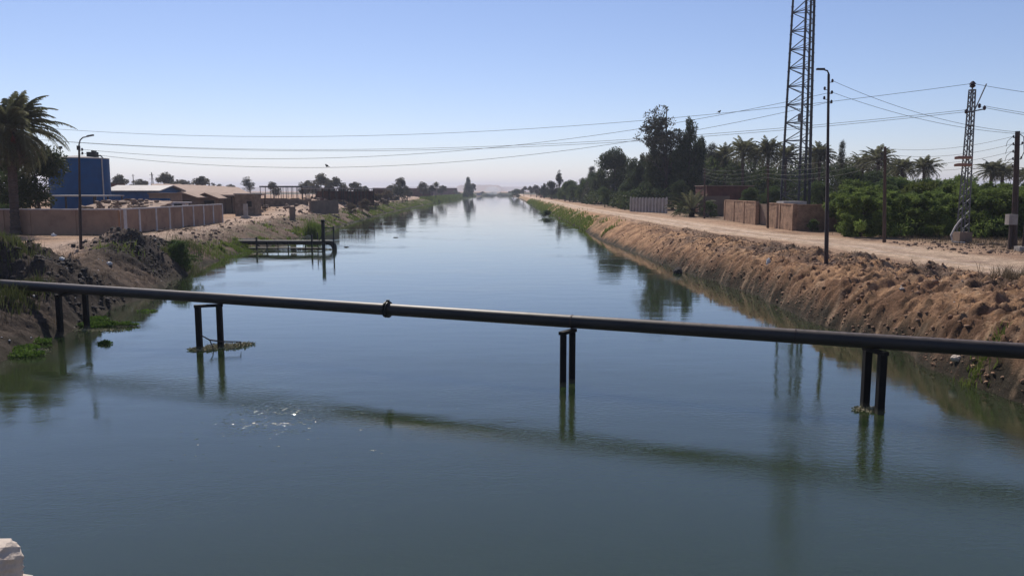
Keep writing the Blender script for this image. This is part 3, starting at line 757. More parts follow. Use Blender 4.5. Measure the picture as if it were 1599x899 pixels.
mb = MB(); mb.beam((sx(504), -.18, 2.28), (sx(522), -.18, 2.28), .10, .10); mb.build('top_rail', M['black'], pk)
MB().beam((sx(505), -.18, 1.12), (sx(521), -.18, 1.12), .05, .05).build('lower_rail', M['darksteel'], pk)
MB().beam((sx(498), -.18, 1.0), (sx(505), -.18, 1.6), .09, .09).build('brace', M['black'], pk)
MB().box((sx(505), -.18, 2.95), (.36, .3, .25)).build('post_cap', M['black'], pk)
q = on_z(350, 374, .9); q2 = on_z(398, 375, .75)
tag(MB().path([on_z(345, 373.5, 1.15), q2 + Vector((0, 0, .1))], .07, 8).build('feed_pipe', M['steel'], smooth=True), 'thin pale pipe lying on the green bank behind the intake', 'pipe')

# ------------------------------------------------------------------ stone parapet at the photographer's feet
def rock_mesh(name, seed, sub=2, amp=.22, sx=1, sy=1, sz=1, boxy=0):
    bm = bmesh.new(); bmesh.ops.create_icosphere(bm, subdivisions=sub, radius=1)
    rg = np.random.default_rng(seed); o = rg.uniform(0, 50, 3)
    for v in bm.verts:
        c = v.co.copy()
        if boxy:
            m_ = max(abs(c.x), abs(c.y), abs(c.z)); c = c.lerp(c / m_, boxy)
        k = 1 + amp * float(perlin(c.x * 1.3 + o[0] + c.z, c.y * 1.3 + o[1] + c.z * .7)) + amp * .5 * float(perlin(c.x * 3.2 + o[2], c.y * 3 + c.z * 3.1))
        v.co = Vector((c.x * sx, c.y * sy, c.z * sz)) * k
    me = bpy.data.meshes.new(name); bm.to_mesh(me); bm.free(); return me
pp = thing('stone_parapet', 'broken pale limestone parapet at the lower left corner', 'parapet', (-2.205, 2.2, 3.785))
mb = MB(); mb.box((-.4, 0, .42), (1.96, .42, .84)); mb.box((-.4, 0, -.55), (2.3, .7, 1.1)); mb.build('masonry', M['mortar'], pp)
stones = [(.40, .02, 1.075, .335, .21, .082, .0), (.42, .01, .95, .37, .23, .075, .03), (.43, .0, .77, .38, .25, .09, -.04), (-.32, .02, 1.07, .36, .22, .085, .0), (-.30, .02, .91, .40, .24, .075, .0), (-.32, 0, .74, .42, .25, .09, 0), (-1.05, 0, .78, .33, .24, .12, 0), (-1.02, .0, 1.0, .31, .23, .11, 0)]
for i, (x, y, z, a, b, c_, rz) in enumerate(stones):
    o = link('stone_block', rock_mesh('stone_block', 30 + i, 5, .075, a, b, c_, .80), M['stone'], pp, (x, y, z)); o.rotation_euler = (0, 0, rz)
deck = MB(); deck.box((0, -1.6, 3.0), (34, 7.0, .5)); tag(deck.build('bridge_deck', M['concrete']), 'concrete bridge deck behind the stone parapet', 'bridge')

# ------------------------------------------------------------------ left compound wall
def wall_run(name, lab, a, b, h, th, m, pillars, pm, pw, cap, pillar_cat='pillar', cap_h=.12, first=None):
    a, b = Vector(a), Vector(b); d = b - a; L = d.length; an = math.atan2(d.y, d.x)
    t = thing(name, lab, 'wall', (a.x, a.y, a.z - .3), an)
    MB().box((L / 2, 0, (h + .3) / 2), (L, th, h + .3)).build('wall_panel', m, t)
    if cap: MB().box((L / 2, 0, h + .3 + cap_h / 2), (L + .06, th + .10, cap_h)).build('coping', cap, t)
    for u in pillars:
        w_ = pw if not hasattr(u, '__len__') else u[1]; uu = u if not hasattr(u, '__len__') else u[0]
        MB().box((uu * L, 0, (h + .28) / 2), (w_, th + .14, h + .28)).build('pillar', pm, t)
    return t
cL = on_z(192, 366, ZL); e1 = on_z(347, 347.5, ZL); e0 = on_z(-60, 365, ZL)
us = [(px_) for px_ in (217, 243, 264, 284, 301, 317, 332)]
def along(px, a, b):
    lo, hi = 0, 1
    for _ in range(40):
        m_ = (lo + hi) / 2
        if proj(a.lerp(b, m_))[0] < px: lo = m_
        else: hi = m_
    return lo
wall_run('compound_wall', 'brown plastered wall with white pillars running away along the left track', cL, e1, 2.25, .22, M['plaster'],
         [(.012, .55)] + [along(p, cL, e1) for p in us] + [.995], M['white'], .30, M['white'])
wall_run('compound_wall', 'brown plastered wall facing us behind the palm trunk and street lamp', e0, cL + Vector((-.35, .1, 0)), 2.25, .22, M['plaster'],
         [along(p, e0, cL) for p in (8, 50, 122)] + [(.985, .5)], M['plaster'], .38, M['white'], cap_h=.10)

# ------------------------------------------------------------------ blue tank
tc_ = at_y(126, 300, 112); tank = thing('storage_tank', 'large round blue storage tank behind the left wall', 'tank', (tc_.x, 112, ZL))
tr_ = 42 / F * 112; th_ = 6 + (298 - 250) / F * 112 - ZL
mb = MB(); mb.path([(0, 0, -.2), (0, 0, th_ * .33), (0, 0, th_ * .34), (0, 0, th_ * .66), (0, 0, th_ * .67), (0, 0, th_)], [tr_, tr_, tr_ * 1.004, tr_ * 1.004, tr_, tr_], 64)
mb.build('tank_shell', M['blue'], tank, smooth=True)
MB().path([(0, 0, th_), (0, 0, th_ + .12), (0, 0, th_ + .5)], [tr_ * 1.01, tr_ * 1.01, .3], 48).build('roof', M['pale'], tank)
MB().path([(tr_ * .975, -tr_ * .30, .2), (tr_ * .975, -tr_ * .30, th_)], .09, 8).build('edge_highlight', M['pale'], tank)  # pale tube added as the highlight down the tank's right edge
mb = MB(); mb.box((tr_ * .58, -.5, th_ + .55), (1.2, .9, .75)); mb.box((tr_ * .58 + .2, -.5, th_ + 1.0), (.5, .5, .25)); mb.path([(tr_ * .6, -.5, th_ + .5), (tr_ * .88, -.6, th_ + .45), (tr_ * .97, -.6, th_ + .05)], .09, 8)
mb.build('hatch', M['black'], tank)
mb = MB(); mb.path([(-.75, -tr_ * .8, th_), (-.75, -tr_ * .8, th_ + 1.3)], .04, 6); mb.box((-.75, -tr_ * .8, th_ + 1.4), (.42, .2, .35)); mb.build('floodlight', M['black'], tank)

# ------------------------------------------------------------------ left buildings
def px_box(px0, px1, ytop, Y, depth):
    a = at_y(px0, 298, Y); b = at_y(px1, 298, Y); zt = 6 + (298 - ytop) / F * Y
    return a.x, b.x, zt
def gable(name, lab, px0, px1, yeave, yridge, Y, depth, wm, rm, cat='building', axis='x', wins=(), over=.35, zb=ZL, open_=False):
    x0, x1, ze = px_box(px0, px1, yeave, Y, depth); zr = 6 + (298 - yridge) / F * Y
    t = thing(name, lab, cat, ((x0 + x1) / 2, Y + depth / 2, zb)); W = x1 - x0; he = ze - zb; hr = zr - zb
    w2, d2 = W / 2, depth / 2
    mb = MB()
    if not open_:
        mb.box((0, 0, he / 2 - .15), (W, depth, he + .3))
        if axis == 'x':   # ridge runs along x, gables at the ends
            for sx_ in (-1, 1):
                n = len(mb.v); e = .11
                for xx in (sx_ * w2, sx_ * (w2 - .22)): mb.v += [(xx, -d2, he), (xx, d2, he), (xx, 0, hr - .02)]
                mb.f += [(n, n + 1, n + 2), (n + 5, n + 4, n + 3), (n, n + 3, n + 4, n + 1), (n + 1, n + 4, n + 5, n + 2), (n + 2, n + 5, n + 3, n)]
        else:
            for sy_ in (-1, 1):
                n = len(mb.v)
                for yy in (sy_ * d2, sy_ * (d2 - .22)): mb.v += [(-w2, yy, he), (w2, yy, he), (0, yy, hr - .02)]
                mb.f += [(n, n + 1, n + 2), (n + 5, n + 4, n + 3), (n, n + 3, n + 4, n + 1), (n + 1, n + 4, n + 5, n + 2), (n + 2, n + 5, n + 3, n)]
        mb.build('wall', wm, t)
    else:
        for i in range(int(W // 3) + 1):
            for yy in (-d2 + .1, d2 - .1):
                MB().box((-w2 + .1 + (W - .2) * i / max(1, int(W // 3)), yy, he / 2 - .1), (.18, .18, he + .2)).build('post', wm, t)
    rb = MB(); s = .14
    if axis == 'x':
        for sy_ in (-1, 1):
            y0 = sy_ * (d2 + over); z0 = he - (hr - he) * over / d2
            n = len(rb.v)
            for dz in (0, s): rb.v += [(-w2 - over, y0, z0 + dz), (w2 + over, y0, z0 + dz), (w2 + over, 0, hr + dz), (-w2 - over, 0, hr + dz)]
            rb.f += [(n + 3, n + 2, n + 1, n), (n + 4, n + 5, n + 6, n + 7), (n, n + 1, n + 5, n + 4), (n + 1, n + 2, n + 6, n + 5), (n + 3, n, n + 4, n + 7)]
    else:
        for sx_ in (-1, 1):
            x_ = sx_ * (w2 + over); z0 = he - (hr - he) * over / w2
            n = len(rb.v)
            for dz in (0, s): rb.v += [(x_, -d2 - over, z0 + dz), (x_, d2 + over, z0 + dz), (0, d2 + over, hr + dz), (0, -d2 - over, hr + dz)]
            rb.f += [(n + 3, n + 2, n + 1, n), (n + 4, n + 5, n + 6, n + 7), (n, n + 1, n + 5, n + 4), (n + 1, n + 2, n + 6, n + 5), (n + 3, n, n + 4, n + 7)]
    rb.build('roof', rm, t)
    for (u, z, ww, hh) in wins:
        MB().box((-w2 + u * W, -d2, z), (ww, .10, hh)).build('window', M['window'], t)
    return t
def flat(name, lab, px0, px1, ytop, Y, depth, wm, rm=None, cat='building', wins=(), zb=ZL, roof_t=.16, over=.15, rz=0):
    x0, x1, zt = px_box(px0, px1, ytop, Y, depth); W = x1 - x0; h = zt - zb
    t = thing(name, lab, cat, ((x0 + x1) / 2, Y + depth / 2, zb), rz)
    MB().box((0, 0, h / 2 - .2), (W, depth, h + .4)).build('wall', wm, t)
    if rm: MB().box((0, 0, h + roof_t / 2), (W + 2 * over, depth + 2 * over, roof_t)).build('roof', rm, t)
    for (u, z, ww, hh) in wins:
        f = MB().box((-W / 2 + u * W, -depth / 2, z), (ww, .10, hh)).build('window', M['window'], t)
    return t
def shed(name, lab, px0, px1, ytop, Y, depth, rm, pm, n, zb=ZL, roof_t=.15, tilt=0, cat='shed', back=None, post=.14):
    x0, x1, zt = px_box(px0, px1, ytop, Y, depth); W = x1 - x0; h = zt - zb
    t = thing(name, lab, cat, ((x0 + x1) / 2, Y + depth / 2, zb))
    MB().box((0, 0, h - roof_t / 2), (W, depth, roof_t), rx=tilt).build('roof', rm, t)
    for i in range(n):
        for yy in (-depth / 2 + .2, depth / 2 - .2):
            x = -W / 2 + .2 + (W - .4) * i / max(1, n - 1); hh = h - roof_t + yy * math.tan(tilt)
            MB().box((x, yy, hh / 2 - .05), (post, post, hh + .1)).build('post', pm, t)
    if back: MB().box((0, depth / 2, h * .42), (W * .96, .15, h * .84)).build('back_wall', back, t)
    return t
shed('canopy', 'thin flat roofed canopy on posts in front of the blue tank', 50, 150, 305, 94, 7, M['sheet'], M['darksteel'], 5, cat='canopy')
gable('long_shed', 'long blue shed with pale sheet roof right of the tank', 168, 246, 298, 290.5, 122, 9, M['bluewall'], M['sheet'], 'shed', 'x', over=.6)
flat('gate_house', 'low brown and blue block in front of the blue shed gable', 232, 262, 303, 112, 5, M['mudwall'], M['mudwall'], wins=((.3, 2.2, 1.2, .9),))
flat('blue_wall', 'bright blue wall section behind the white pillared wall', 225, 264, 309.5, 104, .3, M['blue'], None, 'wall')
# collapsed thatch roof behind the front wall
x0, x1, zt = px_box(106, 222, 314, 86, 8)
t = thing('ruined_shed', 'low shed with collapsing pale thatch roof strewn with rubble behind the front wall', 'shed', ((x0 + x1) / 2, 90, ZL))
W = x1 - x0; h = zt - ZL
mb = MB(); n_ = len(mb.v); NX, NY = 40, 20
rg = np.random.default_rng(2)
for j in range(NY + 1):
    for i in range(NX + 1):
        u, v_ = i / NX, j / NY
        mb.v.append((-W / 2 + W * u, -4 + 8 * v_, h - 1.05 + 1.05 * v_ + .12 * float(perlin(u * 9, v_ * 6)) + .1 * float(perlin(u * 25, v_ * 14)) - .25 * max(0, u - .8) * 3))
for j in range(NY):
    for i in range(NX):
        a = j * (NX + 1) + i; mb.f.append((a, a + 1, a + NX + 2, a + NX + 1))
o = mb.build('roof', M['mudroof'], t); md = o.modifiers.new('s', 'SOLIDIFY'); md.thickness = .12
MB().box((0, 3.9, h / 2 - .3), (W * .96, .2, h - .4)).build('back_wall', M['mudwall'], t)
for i in range(6): MB().box((-W / 2 + .3 + (W - .6) * i / 5, -3.8, (h - 1.3) / 2), (.15, .15, h - 1.25)).build('post', M['darkwood'], t)
mb = MB()
for k in range(70): mb.box((rg.uniform(-W / 2, W / 2 - .8), v_ := rg.uniform(-3.8, 3.9), h - 1.05 + 1.05 * (v_ + 4) / 8 + .14), (rg.uniform(.2, .8), rg.uniform(.15, .5), rg.uniform(.08, .25)), rg.uniform(0, 3), rg.uniform(-.3, .3))
tag(mb.build('roof_rubble', M['mudwall'], t), kind='stuff')
# car-like blue and white pickup parked behind the wall
tk = thing('parked_truck', 'blue and white truck parked behind the white pillared wall', 'truck', (at_y(279, 298, 108).x, 108, ZL), R(8))
mb = MB(); mb.box((0, 0, .95), (2.9, 1.9, .75)); mb.box((0, 0, 1.6), (2.6, 1.8, .6)); mb.build('body', M['bluewall'], tk)
mb = MB(); mb.box((-.2, 0, 2.15), (2.3, 1.75, .5)); mb.box((0, 0, 2.46), (2.8, 1.95, .14)); mb.build('cab_roof', M['white'], tk)
MB().box((.05, -.93, 2.12), (1.0, .08, .34)).build('windscreen', M['window'], tk)
for sx_ in (-1, 1):
    for sy_ in (-.85, .85): MB().path([(sx_ * .95, sy_ - .12, .42), (sx_ * .95, sy_ + .12, .42)], .42, 14).build('wheel', M['black'], tk)
# long mud roofed hall with three gables
def mudhall(lab, px0, px1, ye, yr, Y, depth):
    return gable('mud_roofed_shed', lab, px0, px1, ye, yr, Y, depth, M['mudwall'], M['mudroof'], 'shed', 'y', over=.7, wins=((.5, 1.3, 2.6, 2.2),))
mudhall('mud roofed shed with dark gable nearest the parked truck', 262, 304, 307, 300.5, 130, 12)
mudhall('mud roofed shed with dark gable, middle of the three', 306, 337, 308, 302, 134, 10)
hl = thing('long_mud_hall', 'broad low hall with one wide sandy roof sloping down towards the brick booth', 'building', (0, 0, ZL))
mb = MB(); NX, NY = 60, 16
xa0, xa1 = at_y(252, 298, 146).x, at_y(394, 298, 146).x; xb0, xb1 = at_y(236, 298, 190).x, at_y(372, 298, 190).x
for j in range(NY + 1):
    for i in range(NX + 1):
        u, v_ = i / NX, j / NY; Y = 146 + 44 * v_; x = (xa0 + (xa1 - xa0) * u) * (1 - v_) + (xb0 + (xb1 - xb0) * u) * v_
        py = (303.5 + 1.5 * u) * (1 - v_) + (289 + 5.5 * u ** 1.5) * v_
        mb.v.append((x, Y, 6 + (298 - py) / F * Y - ZL + .14 * float(fbm(u * 14, v_ * 5, 3)) - .25 * math.sin(u * 9.4) ** 2 * (1 - v_)))
for j in range(NY):
    for i in range(NX):
        k = j * (NX + 1) + i; mb.f.append((k, k + 1, k + NX + 2, k + NX + 1))
o = mb.build('roof', M['mudroof'], hl); md = o.modifiers.new('s', 'SOLIDIFY'); md.thickness = .3; md.offset = -1
MB().beam((xa0 + .6, 148.5, 1.2), (xa1 - .6, 148.5, 1.2), .3, 2.6).build('wall', M['mudwall'], hl)
MB().beam((xa1 - .6, 148.5, 1.15), (xb1 - .8, 188, 1.6), .3, 2.3).build('wall', M['mudwall'], hl)
for px in (300, 322, 345, 360, 378):
    q = at_y(px, 298, 148.2); MB().box((q.x, 148.3, 1.15), (1.5, .2, 1.9)).build('doorway', M['window'], hl)
shed('mud_roofed_shed', 'open front mud roofed shed beside the brick booth', 336, 397, 303, 138, 7, M['mudroof'], M['darkwood'], 6, roof_t=.3, tilt=.03)
# brick booth
bt = on_z(381, 337, ZL)
bo = flat('brick_booth', 'small square brick booth standing at the left track edge', 366, 397, 303.5, bt.y, 3.6, M['greybrick'], M['concrete'], 'booth', wins=((.72, 1.9, .8, .9),))
mb = MB(); q = on_z(384, 341, ZL); tag(mb.box((q.x, q.y, ZL + .95), (.55, .5, 2.3)).box((q.x, q.y, ZL + .1), (1.1, .9, .5)).build('stone_pier', M['concrete']), 'grey stone pier right in front of the brick booth', 'pier')
q = on_z(457, 340.5, ZL); mb = MB(); mb.box((q.x, q.y, ZL + .7), (.75, .6, 1.75), jit=.05); mb.box((q.x, q.y, ZL + 1.6), (.62, .5, .2), jit=.06)
tag(mb.build('brick_stump', M['mudwall']), 'lone brown masonry stump beside the left track', 'stump')
def rubwall(lab, px0, y0, px1, y1, ytop, m, seed):
    a, b = on_z(px0, y0, ZL), on_z(px1, y1, ZL); L = (b - a).length; d = (b - a) / L; h = 6 + (298 - ytop) / F * (a.y + b.y) / 2 - ZL
    rg = random.Random(seed); t = thing('block_wall', lab, 'wall', (a.x, a.y, ZL), math.atan2(d.y, d.x)); mb = MB(); n = int(L / 1.5)
    for i in range(n):
        hh = h * rg.choice([1, 1, .97, .9, 1.02]); mb.box((L * (i + .5) / n, 0, hh / 2 - .15), (L / n - .004, .3, hh + .3))
    mb.build('masonry', m, t); return t
rubwall('low grey block wall behind the stump and rubble heap', 398, 329.5, 482, 329, 309.5, M['greybrick'], 1)
rubwall('lighter block wall end near the left shore', 484, 332.5, 528, 331, 312.5, M['mudwall'], 2)
# open frame sheds and brick yards farther along the left bank
shed('open_shed', 'long dark roofed open shed with thin posts on the left skyline', 405, 472, 290.5, 235, 14, M['darksteel'], M['darkwood'], 9, roof_t=.4)
shed('open_shed', 'pale roofed open frame shed with brick stacks inside', 470, 570, 294, 205, 16, M['sheet'], M['darkwood'], 10, back=M['redbrick'], post=.2)
shed('open_shed', 'low open frame shed with red brick back wall nearer the shore', 560, 604, 294.5, 300, 14, M['sheet'], M['darkwood'], 5, back=M['redbrick'])
flat('brick_yard', 'long red brick yard wall right of the open sheds', 582, 636, 294, 380, 14, M['redbrick'], M['mudroof'])
flat('brick_yard', 'red brick yard building with sandy roof behind the shore bushes', 630, 672, 294.5, 470, 20, M['redbrick'], M['mudroof'])
flat('brick_yard', 'farthest dark brick yard block left of the tall pointed tree', 668, 712, 294, 740, 24, M['redbrick'], M['redbrick'])
for k, (px, Y, lab) in enumerate([(430, 190, 'dark brick stack under the open shed, left one'), (487, 186, 'dark brick stack under the open shed, right one')]):
    x0 = at_y(px, 298, Y); mb = MB(); mb.box((0, 0, .9), (6.5, 2, 1.8)); mb.box((.6, 0, 2.0), (4, 1.6, .5)); o = mb.build('brick_stack', M['redbrick'], None, (x0.x, Y, ZL)); tag(o, lab, 'brick stack')
flat('roofless_hut', 'small dark hut on the skyline right of the blue tank', 168, 180, 287, 180, 5, M['redbrick'], None, 'hut')
flat('far_house', 'tiny white building by the water at the far end', 744, 751, 301, 820, 10, M['white'], None, 'building')
# ------------------------------------------------------------------ right walls
a = on_z(1133, 344, ZR); b = on_z(1240, 361, ZR)
c1 = on_z(1199, 354.5, ZR); c1b = a.lerp(b, along(1181, a, b))
h_ = 2.7
def piers(u): return u
wall_run('brick_wall', 'sunlit brick wall with buttresses beside the road, far half', a, c1b, h_, .3, M['brick'], [(0.0, .5), (.33, .45), (.66, .45), (1.0, .5)], M['brick'], .4, M['brick'], cap_h=.12)
c2 = a.lerp(b, along(1200, a, b))
wall_run('brick_wall', 'sunlit brick wall with buttresses beside the road, near half', c2, b, h_ * .97, .3, M['brick'], [(0.0, .4), (.5, .45), (.97, .5)], M['brick'], .4, M['brick'], cap_h=.12)
wall_run('brick_wall', 'shaded brick wall end turning away behind the street lamp', b + Vector((.2, .05, 0)), b + Vector((8.0, .8, 0)), h_ * .95, .3, M['brick'], [.55], M['brick'], .5, M['brick'])
wall_run('gate_wall', 'short dark brick wall between the two halves of the roadside wall', c1b + Vector((.4, .5, 0)), c2 + Vector((1.1, -.2, 0)), h_ * .93, .25, M['mudwall'], [], M['brick'], .3, None)
q = at_y(1140, 298, 135); flat('red_brick_building', 'dark red brick building behind the wall under the palms', 1104, 1176, 291, 138, 8, M['redbrick'], M['mudwall'], zb=ZR, wins=((.75, 2.6, .9, .5),))
flat('earth_wall', 'dark mud wall in front of the red brick building', 1092, 1140, 306, 128, .4, M['mudwall'], None, 'wall', zb=ZR)
# precast fence
f0, f1 = on_z(985, 330.5, ZR), on_z(1041, 333, ZR)
d = f1 - f0; L = d.length
fe = thing('concrete_fence', 'pale vertical panel concrete fence under the tall dark trees', 'fence', (f0.x, f0.y, ZR), math.atan2(d.y, d.x))
n = 11; hF = 22.5 / F * f0.y
for i in range(n + 1): MB().box((L * i / n, -.06, hF / 2), (.22, .26, hF + .2 * (i in (0, n)))).build('post', M['pale'], fe)
MB().box((L / 2, .12, hF * .47), (L, .08, hF * .94)).build('panel', M['concrete'], fe)
mb = MB(); q = on_z(838, 308, ZR); 
flat('roadside_hut', 'tiny pale hut beside the far end of the right road', 843, 847, 302.5, 470, 3, M['plaster'], None, 'hut', zb=ZR)
# ------------------------------------------------------------------ mast
TY = 107; tb = at_y(1243, 298, TY)
tw = thing('lattice_mast', 'tall three legged lattice telecom mast rising out of the picture', 'mast', (tb.x, TY, ZR), -math.atan2(tb.x, TY))
HM = 44.0
def tri(z):
    s = (1.92 - .62 * z / 32) ; s = max(s, .9)
    # plan: left leg, near middle leg, right leg
    return [Vector((-s * 1.0, .35, z)), Vector((s * .2, -s * .95, z)), Vector((s * .94, s * .75, z))]
for k in range(3):
    mb = MB(); mb.path([tri(0)[k], tri(HM)[k]], [.16, .13], 8)
    zz = .8
    while zz < HM: 
        p = tri(zz)[k]; mb.box(p, (.38, .38, .045)); zz += 1.18 
    mb.build('leg', M['darksteel'], tw)
mb = MB(); z = 1.2; cell = 2.36
while z < HM - cell:
    for (a, b, w_) in ((0, 1, .11), (1, 2, .09), (0, 2, .08)):
        A0, B0, A1, B1, Bm = tri(z)[a], tri(z)[b], tri(z + cell)[a], tri(z + cell)[b], tri(z + cell / 2)[b]
        mb.beam(A0, B0, w_); mb.beam(A0, Bm, w_ * .85); mb.beam(Bm, A1, w_ * .85)
    z += cell
mb.build('bracing', M['darksteel'], tw)
def mx(z, t, off=0):
    a, b = tri(z)[1], tri(z)[2]; q = a.lerp(b, t); return q + Vector((.05, -.15 - off, 0))
mb = MB()
for t in (.42, .62): mb.path([mx(0, t), mx(HM, t)], .045, 6)
z = .4
while z < HM: mb.beam(mx(z, .42), mx(z, .62), .04); z += .4
mb.build('ladder', M['darksteel'], tw)
mb = MB()
for k in range(5): mb.path([mx(0, .47 + .035 * k, .12), mx(HM, .47 + .035 * k, .12)], .04, 5)
mb.build('feeder_cables', M['black'], tw)
mb = MB()
for k in range(3): mb.path([mx(0, .80 + .05 * k, .05), mx(HM, .8 + .05 * k, .05)], .035, 5)
mb.build('feeder_cables', M['black'], tw)
q = tri(13.5)[1]; MB().box(q + Vector((-.25, -.2, 0)), (.5, .25, .9)).box(q + Vector((-.2, -.2, -.75)), (1.5, .5, .1)).build('junction_box', M['steel'], tw)
pl_ = at_y(1236, 311, 104)
tag(MB().box((0, 0, 1.45), (3.0, 2.6, 2.9)).build('concrete_plinth', M['pale'], None, (pl_.x, 104, ZR - .2)), 'pale concrete plinth at the foot of the lattice mast', 'plinth')

# ------------------------------------------------------------------ poles
def insul(t, p, r=.07, h=.16, m='ceramic', name='insulator'):
    mb = MB(); p = Vector(p)
    mb.path([p + Vector((0, 0, z)) for z in (-h * .6, -h * .3, -.01, .0, h * .3, h * .6)], [r * .35, r, r * .6, r * 1.05, r * .8, r * .3], 10)
    return mb.build(name, M[m], t)
# right street lamp
LB = on_z(1290.5, 412, 2.0); LB.z = g1(LB.x, LB.y) - .05
lt = at_y(1294, 116, LB.y); HL = lt.z - LB.z
lamp = thing('street_lamp', 'tall dark street lamp on the crest of the right bank', 'street lamp', LB)
MB().path([((lt.x - LB.x) * t, 0, HL * t - (.4 if t == 0 else 0)) for t in (0, .30, .302, .62, .622, 1)], [.115, .11, .095, .09, .075, .065], 12).build('shaft', M['rust'], lamp, smooth=True)
MB().path([(lt.x - LB.x, 0, HL - .1), (lt.x - LB.x + .0, 0, HL + .02), (lt.x - LB.x - .1, -.05, HL + .17), (lt.x - LB.x - .42, -.1, HL + .24)], [.05, .045, .04, .035], 8).build('arm', M['rust'], lamp, smooth=True)
MB().box((lt.x - LB.x - .50, -.12, HL + .24), (.42, .18, .10)).build('lamp_head', M['darksteel'], lamp)
for k, (dz, s_) in enumerate([(-.35, 1), (-.75, -1), (-.95, 1), (-1.25, -1), (-1.45, 1)]):
    b_ = MB().beam((lt.x - LB.x, 0, HL + dz - .08), (lt.x - LB.x + s_ * .2, -.05, HL + dz - .08), .03); b_.build('bracket', M['darksteel'], lamp)
    insul(lamp, (lt.x - LB.x + s_ * .2, -.05, HL + dz))
# left street lamp
QB = on_z(126.5, 393.5, ZL); QB.z = g1(QB.x, QB.y) - .05; qt = at_y(123.5, 234, QB.y); HQ = qt.z - QB.z
l2 = thing('street_lamp', 'street lamp with curved arm in front of the brown left wall', 'street lamp', QB)
dx = qt.x - QB.x
MB().path([(0, 0, -.3), (dx * .4, 0, HQ * .45), (dx * .41, 0, HQ * .452), (dx, 0, HQ)], [.10, .09, .075, .06], 12).build('shaft', M['rust'], l2, smooth=True)
arm = [(dx, 0, HQ - .05), (dx + .02, 0, HQ + .35), (dx + .12, -.02, HQ + .62), (dx + .32, -.05, HQ + .78), (dx + .75, -.1, HQ + .86)]
MB().path(arm, [.05, .045, .04, .04, .035], 8).build('arm', M['steel'], l2, smooth=True)
MB().beam((dx + .62, -.08, HQ + .86), (dx + 1.05, -.15, HQ + .93), .16, .09).build('lamp_head', M['steel'], l2)
for dz in (.02, -.22):
    MB().beam((dx, 0, HQ + dz - .07), (dx + .2, -.05, HQ + dz - .07), .03).build('bracket', M['darksteel'], l2); insul(l2, (dx + .22, -.05, HQ + dz))
MB().box((dx - .02, -.02, HQ + .12), (.16, .16, .28)).build('clamp', M['darksteel'], l2)

POLES = {}
def wood_pole(name, lab, px, pyb, pxt, pyt, r, m='wood', arms=3, side=-1, dz0=.12, step=.42):
    b = on_z(px, pyb, ZR); b.z = g1(b.x, b.y); tp = at_y(pxt, pyt, b.y); H = tp.z - b.z; dx = tp.x - b.x
    t = thing(name, lab, 'pole', b, 0, 'low voltage poles by the right road')
    MB().path([(0, 0, -.3), (dx * .5, 0, H * .5), (dx, 0, H)], [r * 1.15, r, r * .8], 8).build('shaft', M[m], t, smooth=True)
    pts = []
    for k in range(arms):
        z = H - dz0 - step * k; x = dx * z / H
        MB().beam((x, 0, z - .1), (x + side * .3, -.05, z - .1), .04).build('bracket', M['darksteel'], t); insul(t, (x + side * .3, -.05, z), .06, .15)
        pts.append(b + Vector((x + side * .3, -.05, z)))
    POLES[px] = pts; return t, b, H, dx
wood_pole('utility_pole', 'thin timber pole standing against the green hedge trees right of the lamp', 1381, 379, 1382, 229, .13, arms=4)
wood_pole('utility_pole', 'slim timber pole in front of the roadside brick wall', 1199, 356, 1199.5, 257, .12, arms=4)
wood_pole('utility_pole', 'slim pole by the low bushy palm and dark trees', 1100, 341.5, 1100.5, 262, .13, arms=4)
wood_pole('utility_pole', 'tiny far pole where the right road vanishes by the trees', 859, 311.5, 859, 284, .13, arms=3)
t, b, H, dx = wood_pole('utility_pole', 'thick brown pole with meter box and many insulators at the right edge', 1583, 389, 1589, 205, .19, 'rust', 5, -1, .35, .5)
MB().box((-.42, -.15, 2.05), (.62, .45, .72)).build('meter_box', M['concrete'], t)
MB().box((-.42, -.13, .8), (.16, .16, 1.9)).build('box_leg', M['rust'], t)
mb = MB()
for k in range(4):
    z = H - .45 - .5 * k
    mb.path([(dx - .1, -.1, z + .05), (dx - .45, -.12, z + .02), (dx - .75, -.15, z - .25), (dx - .82, -.15, z - .6)], .018, 4)
mb.path([(dx + .1, -.1, H - .2), (dx + .4, -.1, H - .4), (dx + .5, -.1, H - 1.4), (dx + .3, -.1, H - 1.9)], .03, 5)
mb.build('service_leads', M['wire'], t)
for k in (.9, 1.9):
    MB().beam((dx, 0, H - k), (dx + .35, -.05, H - k), .05).build('bracket', M['darksteel'], t); insul(t, (dx + .36, -.05, H - k + .1))
b2 = on_z(1597, 392, ZR); t2 = thing('pole_stub', 'short brown post on a concrete foot at the very right edge', 'post', (b2.x, b2.y, ZR))
MB().path([(0, 0, 0), (.1, 0, 4.2)], [.09, .08], 8).build('shaft', M['rust'], t2, smooth=True); MB().box((-.08, 0, .12), (.7, .6, .4)).build('foot', M['concrete'], t2)

